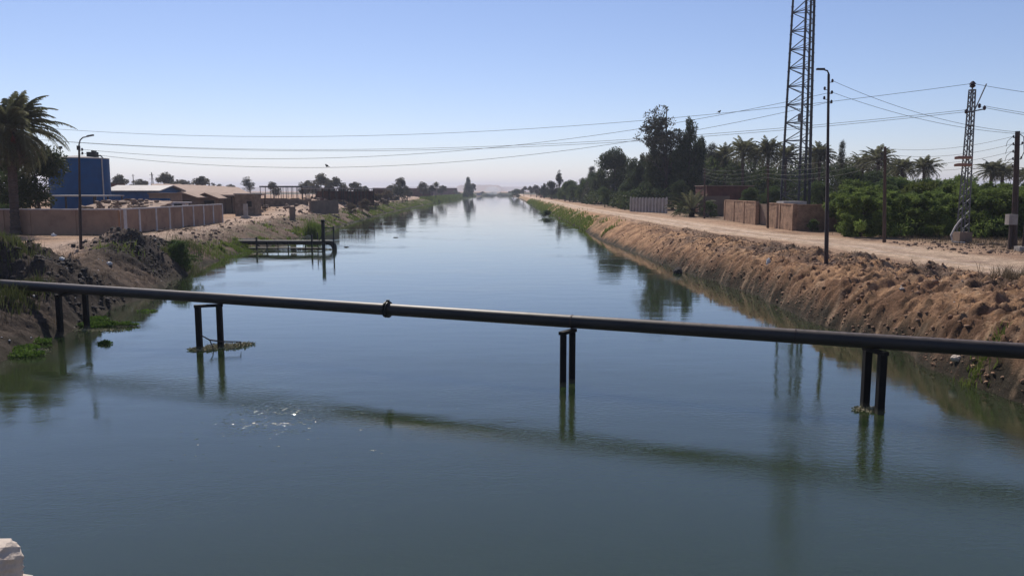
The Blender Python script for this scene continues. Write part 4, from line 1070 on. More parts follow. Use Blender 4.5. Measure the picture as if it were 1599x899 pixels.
# lattice power pylon
py_ = on_z(1502, 379, ZR); pt = at_y(1518.5, 141, py_.y); HP = pt.z - ZR
pyl = thing('power_pylon', 'narrow grey lattice power pylon on a concrete footing beside the right road', 'pylon', (py_.x, py_.y, g1(py_.x, py_.y)))
dxp = pt.x - py_.x
def pc(z, k):
    s = .31 - .15 * min(1, z / HP); return Vector((dxp * .35 * z / HP + s * (1 if k in (1, 2) else -1), s * (1 if k > 1 else -1), z))
for k in range(4): MB().beam(pc(.3, k), pc(HP, k), .085, .085).build('leg', M['steel'], pyl)
mb = MB(); z = .5; i = 0
while z < HP - .35:
    st = .52 - .2 * z / HP
    for k in range(4):
        k2 = (k + 1) % 4; a, b = (k, k2) if i % 2 else (k2, k); mb.beam(pc(z, a), pc(min(z + st, HP), b), .045)
    z += st; i += 1
for z in (HP, HP * .77, HP * .72, .5):
    for k in range(4): mb.beam(pc(z, k), pc(z, (k + 1) % 4), .10)
mb.build('bracing', M['steel'], pyl)
MB().box((0, 0, .33), (1.0, 1.0, 1.0)).build('footing', M['mudwall'], pyl)
x = dxp * .35
insul(pyl, (x, 0, HP + .42), .24, .42)
MB().path([(x, 0, HP), (x, 0, HP + .3)], .05, 6).build('insulator_pin', M['darksteel'], pyl)
MB().beam((x + .2, -.1, HP - 1.6), (x + .95, -.2, HP + .45), .07).build('stay_arm', M['steel'], pyl)
MB().beam((x - .5, -.15, HP - 1.72), (x + .9, -.15, HP - 1.45), .09).build('cross_arm', M['darksteel'], pyl)
for xx, zz in ((-.45, -1.62), (.55, -1.2), (.95, -1.35)): insul(pyl, (x + xx, -.15, HP + zz), .13, .3)
MB().beam((x * .6, -.2, 6.1), (x * .6 - .5, -.4, 6.1), .08).build('bracket', M['rust'], pyl)
zt = 6 + (298 - 249) / F * py_.y - ZR
for dz in (0, -.55):
    MB().path([(x * .5 - 1.25, -.4, zt + dz - .02), (x * .5 - 1.2, -.4, zt + dz + .06), (x * .5 - .9, -.4, zt + dz + .1), (x * .5 + .1, -.4, zt + dz + .1)], [.02, .11, .13, .12], 10).build('switch_disc', M['terracotta'], pyl, smooth=True)
MB().path([(-.5, -.6, 1.9), (-1.0, -.7, 1.3), (-1.35, -.75, .6), (-1.2, -.8, .1), (-.3, -.9, .06)], .07, 6).build('cable_loop', M['pale'], pyl, smooth=True)

# ------------------------------------------------------------------ wires
def wire(lab, a, b, mid, r=.017, group='overhead wires', n=40):
    a, b = Vector(a), Vector(b)
    def pts(s): return [a.lerp(b, t) + Vector((0, 0, -4 * s * t * (1 - t))) for t in np.linspace(0, 1, n)]
    if isinstance(mid, (int, float)): s = mid
    else:
        lo, hi = -.5, 14
        for _ in range(40):
            s = (lo + hi) / 2; q = [proj(p) for p in pts(s)]; q.sort()
            y = np.interp(mid[0], [k[0] for k in q], [k[1] for k in q])
            if y < mid[1]: lo = s
            else: hi = s
    P = pts(s); o0 = P[0]
    o = MB().path([p - o0 for p in P], r, 4).build('overhead_wire', M['wire'], None, o0); tag(o, lab, 'wire', group); return P
TOP = py_ + Vector((x, 0, HP + .5)); AR = py_ + Vector((x - .45, -.15, HP - 1.5)); AR2 = py_ + Vector((x - .3, .3, HP - 1.62))
W1 = wire('topmost wire sagging from the pylon top across the canal to the left', TOP, at_y(-330, 150, 98), (610, 211), .0155)
W2 = wire('upper of two close wires from the pylon cross arm across the canal', AR, at_y(-330, 172, 97), (600, 233), .015)
W3 = wire('lower of two close wires from the pylon cross arm across the canal', AR2, at_y(-330, 170, 95), (590, 235.5), .015)
ltop = LB + Vector((lt.x - LB.x, -.05, 0))
W4 = wire('upper thin wire between the right and left street lamps', ltop + Vector((.2, 0, HL - .95)), QB + Vector((dx * 0 + qt.x - QB.x + .22, -.05, HQ + .02)), (480, 247.5), .0105)
W5 = wire('lower thin wire between the right and left street lamps', ltop + Vector((.2, 0, HL - 1.45)), QB + Vector((qt.x - QB.x + .22, -.05, HQ - .22)), (520, 261.5), .0105)
wire('upper thin wire running right from the street lamp past the pylon', ltop + Vector((.2, 0, HL - .35)), at_y(1790, 196, 50), (1500, 193), .0105)
wire('lower thin wire running right from the street lamp past the pylon', ltop + Vector((.2, 0, HL - .95)), at_y(1790, 198, 50), (1500, 198.5), .0105)
wire('topmost wire leaving the pylon top to the right', TOP, at_y(1900, 160, 60), .5, .0155)
wire('upper of two close wires leaving the pylon arm to the right', py_ + Vector((x + .95, -.15, HP - 1.2)), at_y(1900, 192, 60), .5, .015)
wire('lower of two close wires leaving the pylon arm to the right', py_ + Vector((x + .55, -.15, HP - 1.25)), at_y(1900, 200, 60), .5, .015)
ks = [1583, 1381, 1199, 1100]
for a, b in zip(ks, ks[1:]):
    for k in range(4): wire('one of the low slack wires strung between the timber poles along the right road', POLES[a][k], POLES[b][k], .45 + .06 * k, .011, 'low wires between the timber poles', 16)
# birds
def bird(lab, p, rz, wings=0):
    t = MB(); t.ball((0, 0, 0), .11, 10, 7, 1.5, .8, .85); t.ball((.16, 0, .10), .065, 8, 6); t.beam((.2, 0, .1), (.27, 0, .09), .02); t.beam((-.12, 0, -.02), (-.34, 0, -.10), .10, .025)
    if wings:
        for s in (-1, 1): t.quad((.08, s * .06, .06), (.0, s * .42, .2), (-.12, s * .42, .17), (-.10, s * .06, .04))
    else: t.beam((.02, .03, -.08), (.02, .03, -.15), .015).beam((.02, -.03, -.08), (.02, -.03, -.15), .015)
    o = t.build('bird', M['bird'], None, p, True); o.rotation_euler = (0, 0, rz); tag(o, lab, 'bird'); return o
q = min((W1[i].lerp(W1[i + 1], u) for i in range(len(W1) - 1) for u in np.linspace(0, 1, 30)), key=lambda p: abs(proj(p)[0] - 1124)); bird('small dark bird perched on the wire left of the mast', q + Vector((0, 0, .15)), .6).scale = (.85,) * 3
q = min((W5[i].lerp(W5[i + 1], u) for i in range(len(W5) - 1) for u in np.linspace(0, 1, 30)), key=lambda p: abs(proj(p)[0] - 511)); bird('small dark bird on the lowest wire over the canal', q + Vector((0, 0, .1)), 2.4).scale = (.7,) * 3

# ------------------------------------------------------------------ trees: prototypes
PROTO = {}
def proto(key, crown, trunk, leaf, extra=()):
    PROTO[key] = (crown, trunk, leaf, extra)
def plant(key, lab, cat, loc, s, rz, group, name):
    crown, trunk, leaf, extra = PROTO[key]
    t = thing(name, lab, cat, loc, rz, group, s)
    if trunk: link('trunk', trunk, M['palmtrunk' if 'palm' in key else 'bark'], t)
    link('crown', crown, M[leaf], t)
    for nm, me, m in extra:
        if me: link(nm, me, M[m], t)
    return t
# all prototypes about 10 m tall unless said
cm, cs = crown_mesh('crown', 1, multi(ell(0, 0, 6.2, 3.4, 3.4, 3.0), ell(.6, 0, 8.2, 2, 2, 1.6), ell(-1.5, .5, 4.5, 2.5, 2.5, 1.5)), 70, 210, 1.15, .34, .15, .15); proto('broad', cm, trunk_mesh('trunk', cs, 7.5, .28, 1), 'darkleaf')
cm, cs = crown_mesh('crown', 2, multi(ell(0, 0, 5.2, 3.6, 3.2, 3.6), ell(1.2, 0, 7.6, 2.2, 2.2, 1.8), ell(-1.8, 0, 3.6, 2.4, 2.4, 2.2)), 80, 200, 1.1, .36, .15, .2); proto('broad2', cm, trunk_mesh('trunk', cs, 7, .26, 2), 'midleaf')
cm, cs = crown_mesh('crown', 3, multi(ell(0, 0, 5.5, 1.9, 1.9, 2.8, .2), ell(.3, 0, 8.2, 1.3, 1.3, 1.5, .2), ell(-.9, 0, 6.2, 1.4, 1.4, 1.2), ell(1.1, .2, 6.8, 1.2, 1.2, 1.2)), 62, 95, .55, .24, .10, .1); proto('airy', cm, trunk_mesh('trunk', cs, 9.3, .16, 3, maxl=30), 'greyleaf')
cm, cs = crown_mesh('crown', 4, multi(ell(0, 0, 3.2, 3.1, 2.8, 2.6, .3), ell(1.3, .3, 6.0, 1.6, 1.5, 1.6, .3), ell(-1.5, 0, 5.4, 1.5, 1.4, 1.6, .3), ell(.2, 0, 8.2, 1.1, 1.1, 1.5, .2), ell(2.2, -.4, 4.2, 1.3, 1.2, 1.3), ell(-.7, .4, 7.1, 1.0, 1.0, 1.1)), 96, 190, .75, .30, .12, .5); proto('dense', cm, trunk_mesh('trunk', cs, 8.5, .25, 4, maxl=22), 'darkleaf')
cm, cs = crown_mesh('crown', 5, cone(2.0, 1.2, 9.9), 110, 70, .55, .42, .05, .25); proto('casuarina', cm, trunk_mesh('trunk', cs, 9.8, .16, 5, .1, .1, 40, .1), 'greyleaf')
cm, cs = crown_mesh('crown', 6, cone(2.9, .6, 9.8, .8), 130, 120, .7, .34, .13, .1); proto('conifer', cm, trunk_mesh('trunk', cs, 9.5, .2, 6, .1, .1, 10, .1), 'darkleaf')
# grove trees, 5 m tall weeping domes
for k, sd in enumerate((7, 8, 9)):
    cm, cs = crown_mesh('crown', sd, multi(ell(0, 0, 2.0, 2.1, 2.1, 2.3, .75), ell(.7, 0, 3.6, 1.4, 1.4, 1.1, .6), ell(-.9, .3, 2.6, 1.5, 1.5, 1.5, .7), ell(.3, -.6, 1.1, 1.9, 1.9, 1.0, .8)), 120, 180, .36, .27, .075, .9)
    proto('grove%d' % k, cm, trunk_mesh('trunk', cs, 3.4, .14, sd), 'groveleaf')
# bushes 3 m
for k, sd in enumerate((10, 11)):
    cm, cs = crown_mesh('crown', sd, multi(ell(0, 0, 1.4, 1.7, 1.5, 1.2, .4), ell(.5, 0, 2.3, .9, .9, .6)), 34, 110, .48, .26, .12, 0); proto('bush%d' % k, cm, trunk_mesh('trunk', cs, 1.8, .1, sd), 'midleaf')
# far rounded trees, coarser
for k, sd in enumerate((14, 15)):
    cm, cs = crown_mesh('crown', sd, multi(ell(0, 0, 6.2, 3.6, 3.6, 2.9), ell(1.2, 0, 7.9, 2.0, 2.0, 1.5), ell(-2, 0, 5, 1.8, 1.8, 1.6)), 46, 90, 1.0, .62, .3, 0); proto('far%d' % k, cm, trunk_mesh('trunk', cs, 7, .3, sd), 'farleaf')
# palms, 10 m to the crown
cr, sk, rb, tk_ = palm_meshes(21, 9.0, 130, 5.0, 56, .055, .66, .34, 34, .3, (-1.1, 1.3)); proto('palm_near', cr, tk_, 'palmleaf', (('dead_fronds', sk, 'deadleaf'), ('frond_ribs', rb, 'rachis')))
cr, sk, rb, tk_ = palm_meshes(22, 10, 60, 3.7, 20, .12, .70, .24, 8, .4, (-.6, 1.35)); proto('palm', cr, tk_, 'palmleaf', (('dead_fronds', sk, 'deadleaf'), ('frond_ribs', rb, 'rachis')))
cr, sk, rb, tk_ = palm_meshes(23, 10, 50, 3.9, 20, .12, .70, .24, 6, .5, (-.4, 1.3)); proto('palm2', cr, tk_, 'palmleaf', (('dead_fronds', sk, 'deadleaf'), ('frond_ribs', rb, 'rachis')))
cr, sk, rb, tk_ = palm_meshes(24, .7, 30, 3.3, 24, .07, .5, .3, 4, .1, (-.1, 1.35)); proto('palm_low', cr, tk_, 'palmleaf', (('dead_fronds', sk, 'deadleaf'), ('frond_ribs', rb, 'rachis')))

def spot(px, Y, z=None):
    p = at_y(px, 298, Y); return Vector((p.x, Y, (g1(p.x, Y) if z is None else z) - .05))
def H_for(py, Y, z): return 6 + (298 - py) / F * Y - z

# left palms
p = on_z(25, 366, ZL)
pa = plant('palm_near', 'big date palm with bushy crown in front of the left wall', 'palm tree', (p.x, p.y, ZL - .1), H_for(200, p.y, ZL) / 9.0, .4, 'date palms on the left', 'date_palm')
for k in range(4):
    az = k * 1.7 + 3.4; b0 = Vector((math.cos(az) * .4, math.sin(az) * .4, 8.8)); e = b0 + Vector((math.cos(az) * .7, math.sin(az) * .7, -.5))
    mb = MB(); mb.path([b0, e], .03, 5)
    for q in range(26): mb.path([e, e + Vector((random.uniform(-.18, .18), random.uniform(-.18, .18), random.uniform(-.75, -.3)))], .03, 4)
    mb.build('date_bunch', M['dates'], pa)
p2 = on_z(-26, 363, ZL); plant('palm_near', 'date palm whose trunk stands at the left picture edge', 'palm tree', (p2.x, p2.y, ZL - .1), H_for(212, p2.y, ZL) / 9.0, 2.2, 'date palms on the left', 'date_palm')
p3 = on_z(3, 364, ZL); t = plant('bush1', 'dark scrubby growth round the foot of the palm trunks at the left edge', 'bush', (p3.x, p3.y + .5, ZL), (.8, .8, .9), 1, None, 'bush'); t.children
plant('broad', 'dark leafy tree behind the front wall between palm and blue tank', 'tree', spot(60, 84), .86, .5, 'trees behind the left wall', 'leafy_tree')
plant('broad2', 'dark leafy tree behind the palm at the left picture edge', 'tree', spot(6, 86), .84, 2.5, 'trees behind the left wall', 'leafy_tree')

# far left skyline trees: px, top y, distance, proto, label
FL = [(182, 276, 260, 'far0', 'small hazy tree on the skyline right of the blue tank'), (217, 281, 300, 'far1', 'low hazy tree over the blue shed roof'),
      (263, 273, 270, 'far0', 'largest rounded tree over the shed roofs, left of the pale sandy roof'), (290, 282, 330, 'far1', 'low scraggy tree between two rounded ones on the left skyline'),
      (314, 277, 280, 'far1', 'dark rounded tree above the sandy roof ridge'), (340, 289, 420, 'far0', 'faint low tree line clump above the wide sandy roof'), (360, 288.5, 430, 'far1', 'faint low clump just right of the wide sandy roof'),
      (390, 276, 300, 'airy', 'slim pale tree above the brick booth'), (428, 286, 340, 'far0', 'tiny tree above the dark open shed roof'),
      (478, 283, 330, 'far1', 'low wide dark tree at the left of the skyline clump'), (497, 274, 310, 'far0', 'tallest tree of the skyline clump beyond the open sheds'),
      (512, 280, 320, 'far1', 'round tree in the middle of the skyline clump beyond the open sheds'), (529, 279, 320, 'far0', 'round tree at the right of the skyline clump beyond the open sheds'),
      (556, 285, 340, 'far1', 'lone small round tree right of the skyline clump'), (568, 291, 380, 'far1', 'tiny bush beside the lone small round skyline tree'),
      (622, 280, 330, 'far0', 'open topped tree above the red brick yard'), (611, 290, 345, 'far1', 'low tree left of the open topped one above the brick yard'), (636, 291, 345, 'far0', 'low tree right of the open topped one above the brick yard'),
      (661, 286, 420, 'far0', 'dark tree left of the small palm on the far left bank'), (671, 290, 430, 'far1', 'low tree tucked beside the small palm on the far left bank'), (690, 290, 520, 'far1', 'low tree on the brick yard roofline near the pointed tree')]
for i, (px, ty, Y, k, lab) in enumerate(FL):
    s = spot(px, Y, 2.0); h = H_for(ty, Y, 2.0); wd = {'far0': 1.0, 'far1': 1.15, 'airy': 1.2}[k]
    plant(k, lab, 'tree', s, (h / 9.4 * wd, h / 9.4 * wd, h / 9.4), i * 1.3, 'trees on the left skyline', 'far_tree')
s = spot(680.5, 440, 2.0); h = H_for(287, 440, 2.0); plant('palm', 'small palm standing alone on the far left bank', 'palm tree', s, h / 11, 1, None, 'date_palm')
s = spot(731, 640, .8); h = H_for(277, 640, .8); plant('conifer', 'tall dark pointed tree at the water edge on the far left bank', 'tree', s, (h / 10 * .95, h / 10 * .95, h / 10), 1, None, 'conifer_tree')
s = spot(738, 650, .8); h = H_for(287, 650, .8); plant('far1', 'shorter dark tree leaning on the right of the pointed tree', 'tree', s, (h / 9.4 * .7, h / 9.4 * .7, h / 9.4), 1, None, 'far_tree')
for i, (px, ty, Y, lab) in enumerate([(752, 299, 960, 'dark low tree closing the canal end, left'), (768, 299.5, 1010, 'dark low tree closing the canal end, second from left'), (782, 300, 1030, 'dark low tree closing the canal end, third from left'), (797, 299, 1040, 'dark low tree closing the canal end, right'), (713, 297, 700, 'low dark tree left of the pointed tree by the water')]):
    h = max(3, H_for(ty, Y, 1.5)); plant('far%d' % (i % 2), lab, 'tree', spot(px, Y, 1.0), (h / 9 * 2.2, h / 9, h / 9), i, 'far trees where the canal ends', 'far_tree')
# right bank bushes at the far end
s = spot(803, 680, -.3); plant('bush0', 'dark round bush overhanging the water on the far right bank', 'bush', s, (3.6, 3.6, 2.5), 0, None, 'bush')
s = on_z(849, 339, 0); plant('bush1', 'low green bush at the water edge of the right bank', 'bush', (s.x + .4, s.y, .1), (.8, .9, .5), 0, None, 'bush')

# right tree belt  (px, top y, Y, proto, width factor, label)
RB = [(818, 291, 640, 'far0', 1.0, 'first hazy tree of the belt at the far end of the right road'), (829, 290, 560, 'far1', .9, 'second hazy tree of the belt at the far end of the right road'),
      (838, 289, 500, 'far0', 1.0, 'dark tree behind the tiny pale roadside hut'), (850, 286, 430, 'dense', 1.1, 'dark tree just right of the tiny pale roadside hut'), (862, 283, 380, 'broad', 1.0, 'dark rounded tree left of the bare topped one'),
      (873, 263, 350, 'airy', .7, 'thin bare topped tree rising above the far belt'), (882, 284, 310, 'broad2', 1.0, 'light green bushy tree by the road under the bare topped one'), (896, 287, 290, 'broad2', 1.1, 'low mid green tree by the road, right of the light green one'),
      (909, 277, 275, 'dense', .9, 'dark upright tree left of the feathery one'), (924, 261, 255, 'casuarina', 1.3, 'feathery dark tree in the middle of the right belt'),
      (938, 262, 240, 'dense', 1.0, 'dark tree between the feathery one and the broad dark crown'), (958, 234, 215, 'broad', .95, 'tall dark tree with a broad ragged crown left of the tallest group'),
      (973, 240, 222, 'dense', .8, 'dark tree tucked behind the broad ragged crown'), (945, 290, 200, 'broad2', .9, 'low green tree at the road edge under the broad ragged crown'), (978, 285, 190, 'broad', 1.0, 'dark low tree left of the concrete fence'),
      (1000, 250, 190, 'dense', .85, 'dark tree rising behind the left end of the concrete fence'), (1038, 158, 172, 'airy', 1.05, 'tallest tree with airy top and visible stem against the sky'),
      (1020, 215, 178, 'dense', .62, 'dark tree filling in left of the tallest stem'), (1075, 184, 168, 'dense', .62, 'second tallest tree with dense drooping crown right of the airy one'), (1050, 235, 180, 'dense', .9, 'dark tree mass below the two tallest crowns'),
      (1092, 216, 172, 'dense', .55, 'dark tree on the right shoulder of the tallest group'), (1110, 226, 160, 'casuarina', 1.0, 'thin feathery tree right of the tallest group'), (1010, 285, 168, 'broad', 1.0, 'dark low tree directly behind the concrete fence'),
      (988, 246, 200, 'dense', 1.0, 'dark tree right of the broad ragged crown, behind the fence'), (1003, 240, 186, 'dense', .75, 'tall dark tree left of the tallest airy one'), (1094, 213, 172, 'dense', .6, 'tall dark tree right of the drooping crown'), (1060, 228, 176, 'broad2', .8, 'bulky dark crown between the two tallest trees'), (1108, 240, 168, 'broad', .9, 'dark crown on the right foot of the tallest group'),
      (1030, 240, 176, 'broad', 1.0, 'dark bulky crown under the left of the airy tree'), (890, 280, 300, 'broad2', 1.2, 'dark full tree left of the dark upright one'), (915, 276, 262, 'broad2', 1.0, 'dark round tree just left of the feathery one'), (932, 270, 248, 'broad', 1.0, 'dark round tree just right of the feathery one'),
      (1060, 282, 152, 'broad', .9, 'dark low tree right of the concrete fence'), (1122, 262, 165, 'dense', 1.1, 'dark tree behind the leftmost palm'),
      (1150, 262, 178, 'broad', 1.3, 'dark tree under the palms left of the mast'), (1185, 265, 182, 'broad', 1.3, 'dark tree under the palms behind the brick wall'), (1220, 262, 180, 'dense', 1.3, 'dark tree straight behind the mast'), (1262, 262, 176, 'broad', 1.2, 'dark tree right behind the mast legs'),
      (1170, 290, 124, 'broad2', .9, 'green bushy tree above the far half of the brick wall'), (1205, 288, 126, 'broad2', 1.0, 'green bushy tree left of the mast foot'), (1285, 280, 116, 'broad2', 1.0, 'grey green tree behind the street lamp shaft'), (1268, 290, 120, 'bush0', 1.4, 'green scrub at the right of the mast foot'),
      (1312, 222, 122, 'casuarina', .55, 'slender feathery tree standing up right of the street lamp'), (1330, 262, 112, 'broad', .9, 'round dark tree right of the slender feathery one'), (1360, 268, 118, 'broad', 1.1, 'dark tree under the palms right of the slender feathery one')]
for i, (px, ty, Y, k, wf, lab) in enumerate(RB):
    h = H_for(ty, Y, ZR); s_ = h / (3.0 if 'bush' in k else 10.0)
    plant(k, lab, 'tree', spot(px, Y, ZR), (s_ * wf * (1 if 'bush' not in k else .5), s_ * wf * (1 if 'bush' not in k else .5), s_), i * 2.1, 'trees of the right hand belt', 'belt_tree')
PM = [(1131, 246, 158, 'palm', 'leftmost palm, beside the feathery tree'), (1160, 238, 150, 'palm2', 'palm second from the left in the row behind the wall'), (1178, 246, 165, 'palm', 'palm half hidden third from the left in the row'), (1199, 238, 148, 'palm', 'palm just left of the mast'), (1226, 245, 150, 'palm2', 'palm seen through the mast bracing'),
      (1278, 244, 148, 'palm', 'tall palm between the mast and the street lamp'), (1268, 250, 160, 'palm2', 'palm crown close behind the mast right leg'), (1345, 257, 140, 'palm2', 'palm with wide spread crown left of the timber pole'), (1371, 249, 135, 'palm2', 'palm right behind the timber pole'),
      (1410, 263, 142, 'palm', 'left one of two small palms over the green hedge'), (1441, 262, 138, 'palm', 'right one of two small palms over the green hedge'), (1545, 266, 132, 'palm', 'left one of two palms right of the power pylon'), (1563, 270, 136, 'palm2', 'right one of two palms right of the power pylon'), (1606, 275, 130, 'palm', 'palm cut by the right picture edge')]
for i, (px, cy, Y, k, lab) in enumerate(PM):
    h = H_for(cy, Y, ZR); plant(k, lab, 'palm tree', spot(px, Y, ZR), (1, 1, h / 10), i * 1.9, 'date palms behind the right wall', 'date_palm')
s = on_z(1080, 338.5, ZR); plant('palm_low', 'low stemless palm with arching fronds beside the road', 'palm tree', (s.x, s.y, ZR - .1), 1.45, .5, None, 'low_palm')
for px, py, sc_, lab in ((1062, 336.5, .75, 'dark scrub clump between fence and low palm'), (1110, 340, .8, 'dark scrub clump right of the low palm'), (1268, 362, .4, 'dark bush growing against the shaded brick wall end')):
    s = on_z(px, py, ZR); plant('bush0', lab, 'bush', (s.x, s.y, ZR), sc_, px, 'scrub bushes along the right road', 'bush')
# grove of weeping trees on the right
GV = [(1336, 283, 78, 0), (1348, 293, 70, 1), (1358, 285, 78, 2), (1392, 281, 80, 0), (1412, 292, 71, 1), (1428, 279, 84, 2), (1446, 291, 70, 0), (1462, 275, 86, 1), (1483, 279, 78, 2), (1497, 288, 72, 0), (1528, 282, 75, 1), (1546, 288, 69, 2), (1562, 279, 82, 0), (1580, 290, 70, 1), (1606, 281, 74, 2), (1625, 285, 68, 0),
      (1378, 272, 92, 1), (1408, 272, 95, 2), (1445, 270, 96, 0), (1478, 268, 98, 1), (1512, 277, 92, 2), (1545, 276, 94, 0), (1590, 276, 90, 1), (1350, 276, 94, 2)]
GL = ['left end of the green grove, near the shaded wall', 'front of the grove left of the timber pole', 'behind the timber pole, left side', 'just right of the timber pole, standing back', 'front of the grove right of the timber pole', 'mid grove with top below the two small palms', 'front of the grove mid way to the pylon', 'tall one standing back left of the pylon', 'just left of the pylon mast', 'front one beside the pylon footing',
      'just right of the pylon', 'front one mid way from pylon to the brown pole', 'standing back between pylon and brown pole', 'front one by the meter box', 'behind the brown pole at the right edge', 'at the very right picture edge', 'back row behind the timber pole', 'back row below the left small palm', 'back row below the right small palm', 'back row highest, left of the pylon', 'back row right behind the pylon', 'back row below the two right palms', 'back row at the right picture edge', 'back row left end, under the spread palm']
for i, (px, ty, Y, k) in enumerate(GV):
    h = H_for(ty, Y, ZR); s_ = h / 4.9; t = plant('grove%d' % k, 'weeping green grove tree ' + GL[i], 'tree', spot(px, Y, ZR), (s_ * 1.12, s_ * 1.12, s_), i * 2.3, 'weeping green trees of the right grove', 'grove_tree')
    if i in (3, 5, 16, 18):
        for c_ in t.children:
            if c_.name.startswith('crown'): c_.data = c_.data.copy(); c_.data.materials[0] = M['yellowleaf' if i in (5,) else 'midleaf']

# shrubs on banks
SH = [(286, 402, .6, .75, 'tall scrubby bush on the left bank beside the dark spoil heap'), (270, 398, .45, .5, 'smaller scrubby bush left of the tall one on the left bank')]
rgx = np.random.default_rng(77)
for px, py, a_, b_, lab in SH:
    s = on_z(px, py, 1.2); plant('bush1', lab, 'bush', (s.x, s.y, g1(s.x, s.y) - .1), (a_, a_, b_), px, None, 'bush')
for i, (px, Y, s_, lab) in enumerate([(566, 185, 1.0, 'brown scrub bush on the rubble behind the block wall end, left'), (586, 222, 1.3, 'brown scrub bush on the rubble right of the block wall'), (605, 250, 1.5, 'brown scrub bush below the red brick yard'), (627, 300, 1.9, 'large dark scrub bush on the shore below the open topped tree'), (550, 170, .8, 'low scrub bush nearest the block wall end')]):
    t = plant('bush0', lab, 'bush', spot(px, Y), s_, i, 'scrub bushes on the far left shore', 'bush')
    for c_ in t.children:
        if c_.name.startswith('crown'): c_.data = c_.data.copy(); c_.data.materials[0] = M['dry' if i != 3 else 'greyleaf']

# dense undergrowth reading as one mass under the tree belts
def under(name, lo, n, seed, m, h, per=110, cr=1.2, L=.5, W=.22):
    rg = np.random.default_rng(seed); it = []
    for k in range(n):
        x, y = lo(rg); it.append((x, y, g1(x, y) + h * rg.uniform(.15, .9)))
    i_ = iter(it); cm, _ = crown_mesh(name, seed, lambda r: next(i_), n, per, cr, L, W, .2); o = link(name, cm, M[m]); tag(o, kind='stuff')
def belt(rg):
    y = 165 + 430 * rg.uniform() ** 1.6; return float(road_l(y) + road_w(y)) + 3.5 + abs(rg.normal()) * 4 + rg.uniform(0, 3), y
under('undergrowth', belt, 230, 41, 'darkleaf', 4.2, 130, 1.7, .7, .3)
def palms_(rg):
    y = rg.uniform(150, 190); return float(at_y(rg.uniform(1105, 1400), 298, y).x), y
under('undergrowth', palms_, 330, 42, 'darkleaf', 10.5, 120, 1.9, .6, .28)
def grov_(rg):
    y = rg.uniform(76, 108); return float(at_y(rg.uniform(1335, 1640), 298, y).x), y
under('undergrowth', grov_, 90, 43, 'darkleaf', 3.4, 170, 1.3, .4, .16)
def gfront(rg):
    y = rg.uniform(66, 80); return float(at_y(rg.uniform(1335, 1620), 298, y).x), y
under('undergrowth', gfront, 34, 44, 'groveleaf', 1.6, 190, .8, .3, .09)
# ------------------------------------------------------------------ grass, reeds, weeds, clods
def scatter(n, fy, fd, side, seed):
    rg = np.random.default_rng(seed); y = fy(rg, n); d = fd(rg, n, y); x = XL(y) - d if side < 0 else XR(y) + d
    return x, y, d
def put(name, x, y, h, w_, m, seed, lean=.4, cluster=1, spread=.1):
    rg = np.random.default_rng(seed)
    x = np.repeat(x, cluster) + rg.normal(size=len(x) * cluster) * spread; y = np.repeat(y, cluster) + rg.normal(size=len(y) * cluster) * spread
    p = np.stack([x, y, gz(x, y) - .02], 1); o = link(name, blades(rg, p, np.repeat(h, cluster) if hasattr(h, '__len__') else h, w_, lean), M[m]); tag(o, kind='stuff'); return o
# reeds by the left end of the pipe
def blob(pxs, n, seed):
    rg = np.random.default_rng(seed); X, Y_ = [], []
    for px, py, z, r, k in pxs:
        q = on_z(px, py, z); m_ = int(n * k); X.append(q.x + rg.normal(size=m_) * r); Y_.append(q.y + rg.normal(size=m_) * r)
    return np.concatenate(X), np.concatenate(Y_)
x_, y_ = blob([(45, 492, .5, .45, .4), (60, 500, .3, .35, .2), (25, 500, .6, .45, .25), (5, 505, .6, .4, .15)], 650, 1); put('reeds', x_, y_, .6, .03, 'olive', 2, .5)
x_, y_ = blob([(8, 428, 2.0, .8, .5), (-20, 430, 2.0, 1.0, .4), (25, 425, 2.1, .5, .2)], 600, 31); put('reeds', x_, y_, .45, .03, 'olive', 32, .5)
x_, y_ = blob([(284, 402, 1.0, .5, .4), (300, 398, .6, .6, .3), (275, 405, 1.0, .6, .3)], 700, 3); put('reeds', x_, y_, .7, .035, 'olive', 4, .5)
x_, y_ = blob([(487, 366, .4, .45, .5), (495, 366, .3, .4, .5)], 900, 5); put('reeds', x_, y_, 2.1, .07, 'reed', 6, .3)
x_, y_ = blob([(375, 390, .3, .8, .3), (385, 388, .2, .7, .4), (350, 396, .3, 1.0, .3), (330, 402, .2, .8, .2), (388, 381, .8, .4, .3)], 1700, 7); put('grass', x_, y_, .28, .045, 'reed', 8, .6)
x_, y_ = blob([(165, 412, 1.3, .45, .3), (200, 430, .6, .6, .3)], 500, 9); put('grass', x_, y_, .3, .03, 'grass', 10, .6)
x, y, d = scatter(26000, lambda r, n: 74 + 330 * r.uniform(0, 1, n) ** 1.6, lambda r, n, y: np.abs(r.normal(size=n)) * np.interp(y, [74, 120, 400], [1.6, 2.2, 3.2]) + .1, -1, 11)
k = (perlin(x / 3, y / 5) + .4 * perlin(x / .8, y / .8) + .25 * sstep(150, 230, y) - .22 * (1 - sstep(84, 112, y)) > .08 + .045 * d) ; put('grass', x[k], y[k], .36, .11, 'grass', 12, .6)
x, y, d = scatter(9000, lambda r, n: 400 + 480 * r.uniform(0, 1, n), lambda r, n, y: r.uniform(0, 8, n), -1, 13); put('grass', x, y, 1.1, .5, 'grass', 14, .5)
x, y, d = scatter(9000, lambda r, n: 100 + 330 * r.uniform(0, 1, n) ** 1.4, lambda r, n, y: np.abs(r.normal(size=n)) * 1.3, 1, 15)
k = (perlin(x / 4, y / 9) + sstep(100, 170, y) * .35 > .08); put('grass', x[k], y[k], .45, .12, 'grass', 16, .5)
